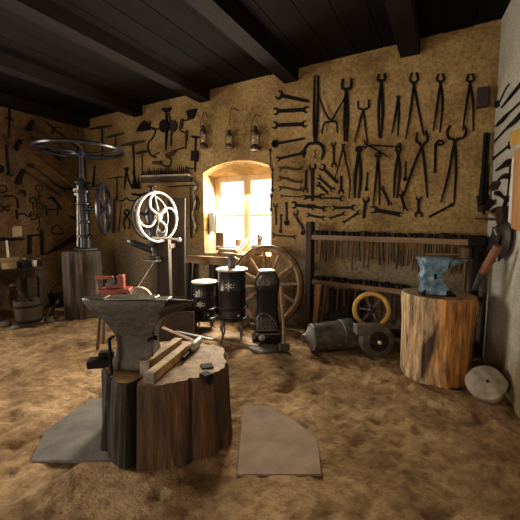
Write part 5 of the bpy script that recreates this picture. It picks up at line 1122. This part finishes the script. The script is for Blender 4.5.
for s_2 in (-1, 1):
    b = MB(); p = Vector((q.x, q.y, hz))+FH*.11*s_2; b.bar(Vector((p.x, p.y, 0))-RT*.1, p, .05, .03, FH); b.build('trestle_leg', wood_dark, r)
    b = MB(); b.bar(Vector((p.x, p.y, 0))+RT*.1, p, .05, .03, FH); b.build('trestle_leg', wood_dark, r)
# bench under the window behind the stoves, black bar stand
a0, a1 = WB.uv(187, 262)[0], WB.uv(243, 262)[0]; hz = WB.uv(215, 262, .25)[1]
r = thing('timber_trestle', 'weathered timber beam on legs against the wall below the window', 'trestle', Vector(((a0+a1)/2, YB-.14, 0)))
b = MB(); b.box(((a0+a1)/2, YB-.075, hz), (a1-a0, .13, .12)); b.sub(3); b.rough(.008, 4); b.build('beam', wood_mid_x, r, ang=50)
for x in (a0+.12, (a0+a1)/2+.05, a1-.1): b = MB(); b.bar((x, YB-.075, 0), (x, YB-.075, hz-.06), .10, .09, (0, 1, 0)); b.build('leg', wood_dark, r)
A = Z2(191, 262); D = Z2(188, 320); D.z = 0; b = MB(); b.bar(A-FH*0, D, .06, .05, FH); tag(b.build('iron_pillar', iron, bevel=.005), 'upright black iron bar left of the small round stove', 'bar')
A = atd(262, 318, 4.5); c = onz(243, 327); c.z = 0
b = MB(); b.ball((c.x, c.y, .11), .12, 12, (.7, 1, 1)); b.sub(1); b.rough(.03, 6, 3); tag(b.build('field_stone', stone, ang=60), 'pale rough stone between the tall round stove and the rightmost stove', 'stone')
# things on the window sill
def sill(px, d=.12):
    q = ray(px, 250); t = (YB+d)/q.y; p = CAM+q*t; return Vector((p.x, p.y, SILL+.006+.03*min(1, (d+.11)/WD)))
c = sill(222, .15); r = thing('wooden_box', 'upright brown wooden box at the left end of the window sill', 'box', c)
b = MB(); b.box(c+Vector((0, 0, .14)), (.15, .12, .28)); b.build('box_body', wood_mid, r, bevel=.004); b = MB(); b.box(c+Vector((0, 0, .288)), (.16, .13, .016)); b.build('lid', wood_mid, r)
c = sill(239, .17); b = MB(); b.lathe([(.05, 0), (.055, .01), (.055, .19), (.04, .2)], c, n=18); tag(b.build('tin_can', wood_mid), 'short brown tin standing in the middle of the window sill', 'tin')
c = sill(228.5, .05); r = thing('wicker_tray', 'flat wire tray with bright edge lying on the window sill', 'tray', c)
b = MB(); b.box(c+Vector((0, 0, .03)), (.34, .09, .06)); b.build('tray', wicker, r, bevel=.004)
b = MB(); b.tube([c+Vector(p) for p in ((-.19, -.05, .085), (.19, -.05, .085), (.19, .05, .085), (-.19, .05, .085))], .009, 6, True); b.build('rim', lidm, r)
for i in range(5): b = MB(); b.tube([c+Vector((-.16+.08*i, -.05, .03)), c+Vector((-.13+.08*i, -.05, .085))], .006, 5); b.build('wire', lidm, r)
c = sill(246, .04); r = thing('paper_cone', 'white rolled paper leaning aslant on the window sill', 'paper', c)
b = MB(); A = c+Vector((-.13, -.03, .03)); D = c+Vector((.10, .06, .33)); b.tube([A, A.lerp(D, .5), D], [.06, .045, .02], 10, ratio=.5); b.build('roll', cloth, r)
c = sill(258.5, .10); r = thing('basket', 'small woven basket with a looped handle at the right of the window sill', 'basket', c)
b = MB(); b.lathe([(.085, 0), (.10, .02), (.115, .12), (.105, .12), (.08, .02)], c, n=22); b.build('basket_body', wicker, r)
b = MB(); b.tube([c+Vector((-.04+.05*math.cos(a), 0, .12+.14*math.sin(a))) for a in [PI*k/12 for k in range(13)]], .008, 6); b.build('loop_handle', wicker, r)
for i in range(5): b = MB(); q = c+Vector((.03*math.cos(i*1.3)+.02, .03*math.sin(i*1.3), .11)); b.tube([q, q+Vector((.02*(i-2), 0, .13+.02*(i % 3)))], [.006, .02], 6); b.build('tool_end', wood_mid, r)
c = sill(216, .16); r = thing('hanging_cloth', 'pale cloth hanging in the left corner of the window niche', 'cloth', c+Vector((0, 0, .35)))
b = MB(); pts = []
for j in range(7):
    rr = []
    for i in range(9): rr.append(c+Vector((-.10+.02*i, -.05+.015*math.sin(i*1.9+j*.3), .62-.05*j-.02*abs(i-4)*(j/6))))
    pts.append(rr)
for j in range(6):
    for i in range(8): b._f([b._v(p) for p in (pts[j][i], pts[j][i+1], pts[j+1][i+1], pts[j+1][i])])
bmesh.ops.remove_doubles(b.bm, verts=b.bm.verts[:], dist=1e-5); bmesh.ops.solidify(b.bm, geom=b.bm.faces[:], thickness=.004); b.build('cloth', cloth, r)
SKY=6.0; WINP=60; DOORP=150; EXPO=0.0
SKY=2.2; WINP=460; DOORP=65; SIDEP=250; EXPO=0.08
# ------------------------------------------------------------------ camera, light, world
cd = bpy.data.cameras.new('camera'); cam = bpy.data.objects.new('camera', cd); C.objects.link(cam)
R3 = Matrix((RT, UP, -FW)).transposed(); cam.matrix_world = Matrix.Translation(CAM) @ R3.to_4x4()
cd.sensor_width = 36; cd.lens = F/520*36; cd.clip_start = .05
bpy.context.scene.camera = cam
w = bpy.data.worlds.new('World'); bpy.context.scene.world = w; w.use_nodes = True
bg = w.node_tree.nodes['Background']; bg.inputs[0].default_value = (1, .90, .74, 1); bg.inputs[1].default_value = SKY
def area(name, loc, rot, sx, sy, power, col, portal=False, spread=None):
    l = bpy.data.lights.new(name, 'AREA'); l.shape = 'RECTANGLE'; l.size = sx; l.size_y = sy; l.energy = power; l.color = col
    if portal: l.cycles.is_portal = True
    if spread: l.spread = math.radians(spread)
    o = bpy.data.objects.new(name, l); C.objects.link(o); o.location = loc; o.rotation_euler = rot; return o
uc = (ou0+ou1)/2; vc = (ovb+ovt)/2
DX0, DX1, DH = DX0, DX1, DH
area('window_daylight', (uc, YB+WD+.15, vc), (-PI/2+.45, 0, 0), ou1-ou0-.1, ovt-ovb-.1, WINP, (1, .88, .66))
area('front_fill_light', ((DX0+DX1)/2, YF-T-.02, DH/2+.1), (PI/2, 0, 0), DX1-DX0, DH-.2, DOORP, (1, .82, .60))  # added fill from behind the camera, through the unseen doorway
area('side_fill_light', (XL-T-.02, (LY0+LY1)/2, (LZ0+LZ1)/2), (PI/2, 0, -PI/2), LY1-LY0, LZ1-LZ0, SIDEP, (1, .90, .76))  # added light from an unseen opening, brightens the right wall and floor
s = bpy.context.scene
s.view_settings.view_transform = 'Standard'; s.view_settings.look = 'None'; s.view_settings.gamma = 1; s.view_settings.exposure = EXPO
s.cycles.use_denoising = True; s.cycles.max_bounces = 8; s.cycles.diffuse_bounces = 5; s.cycles.sample_clamp_indirect = 6
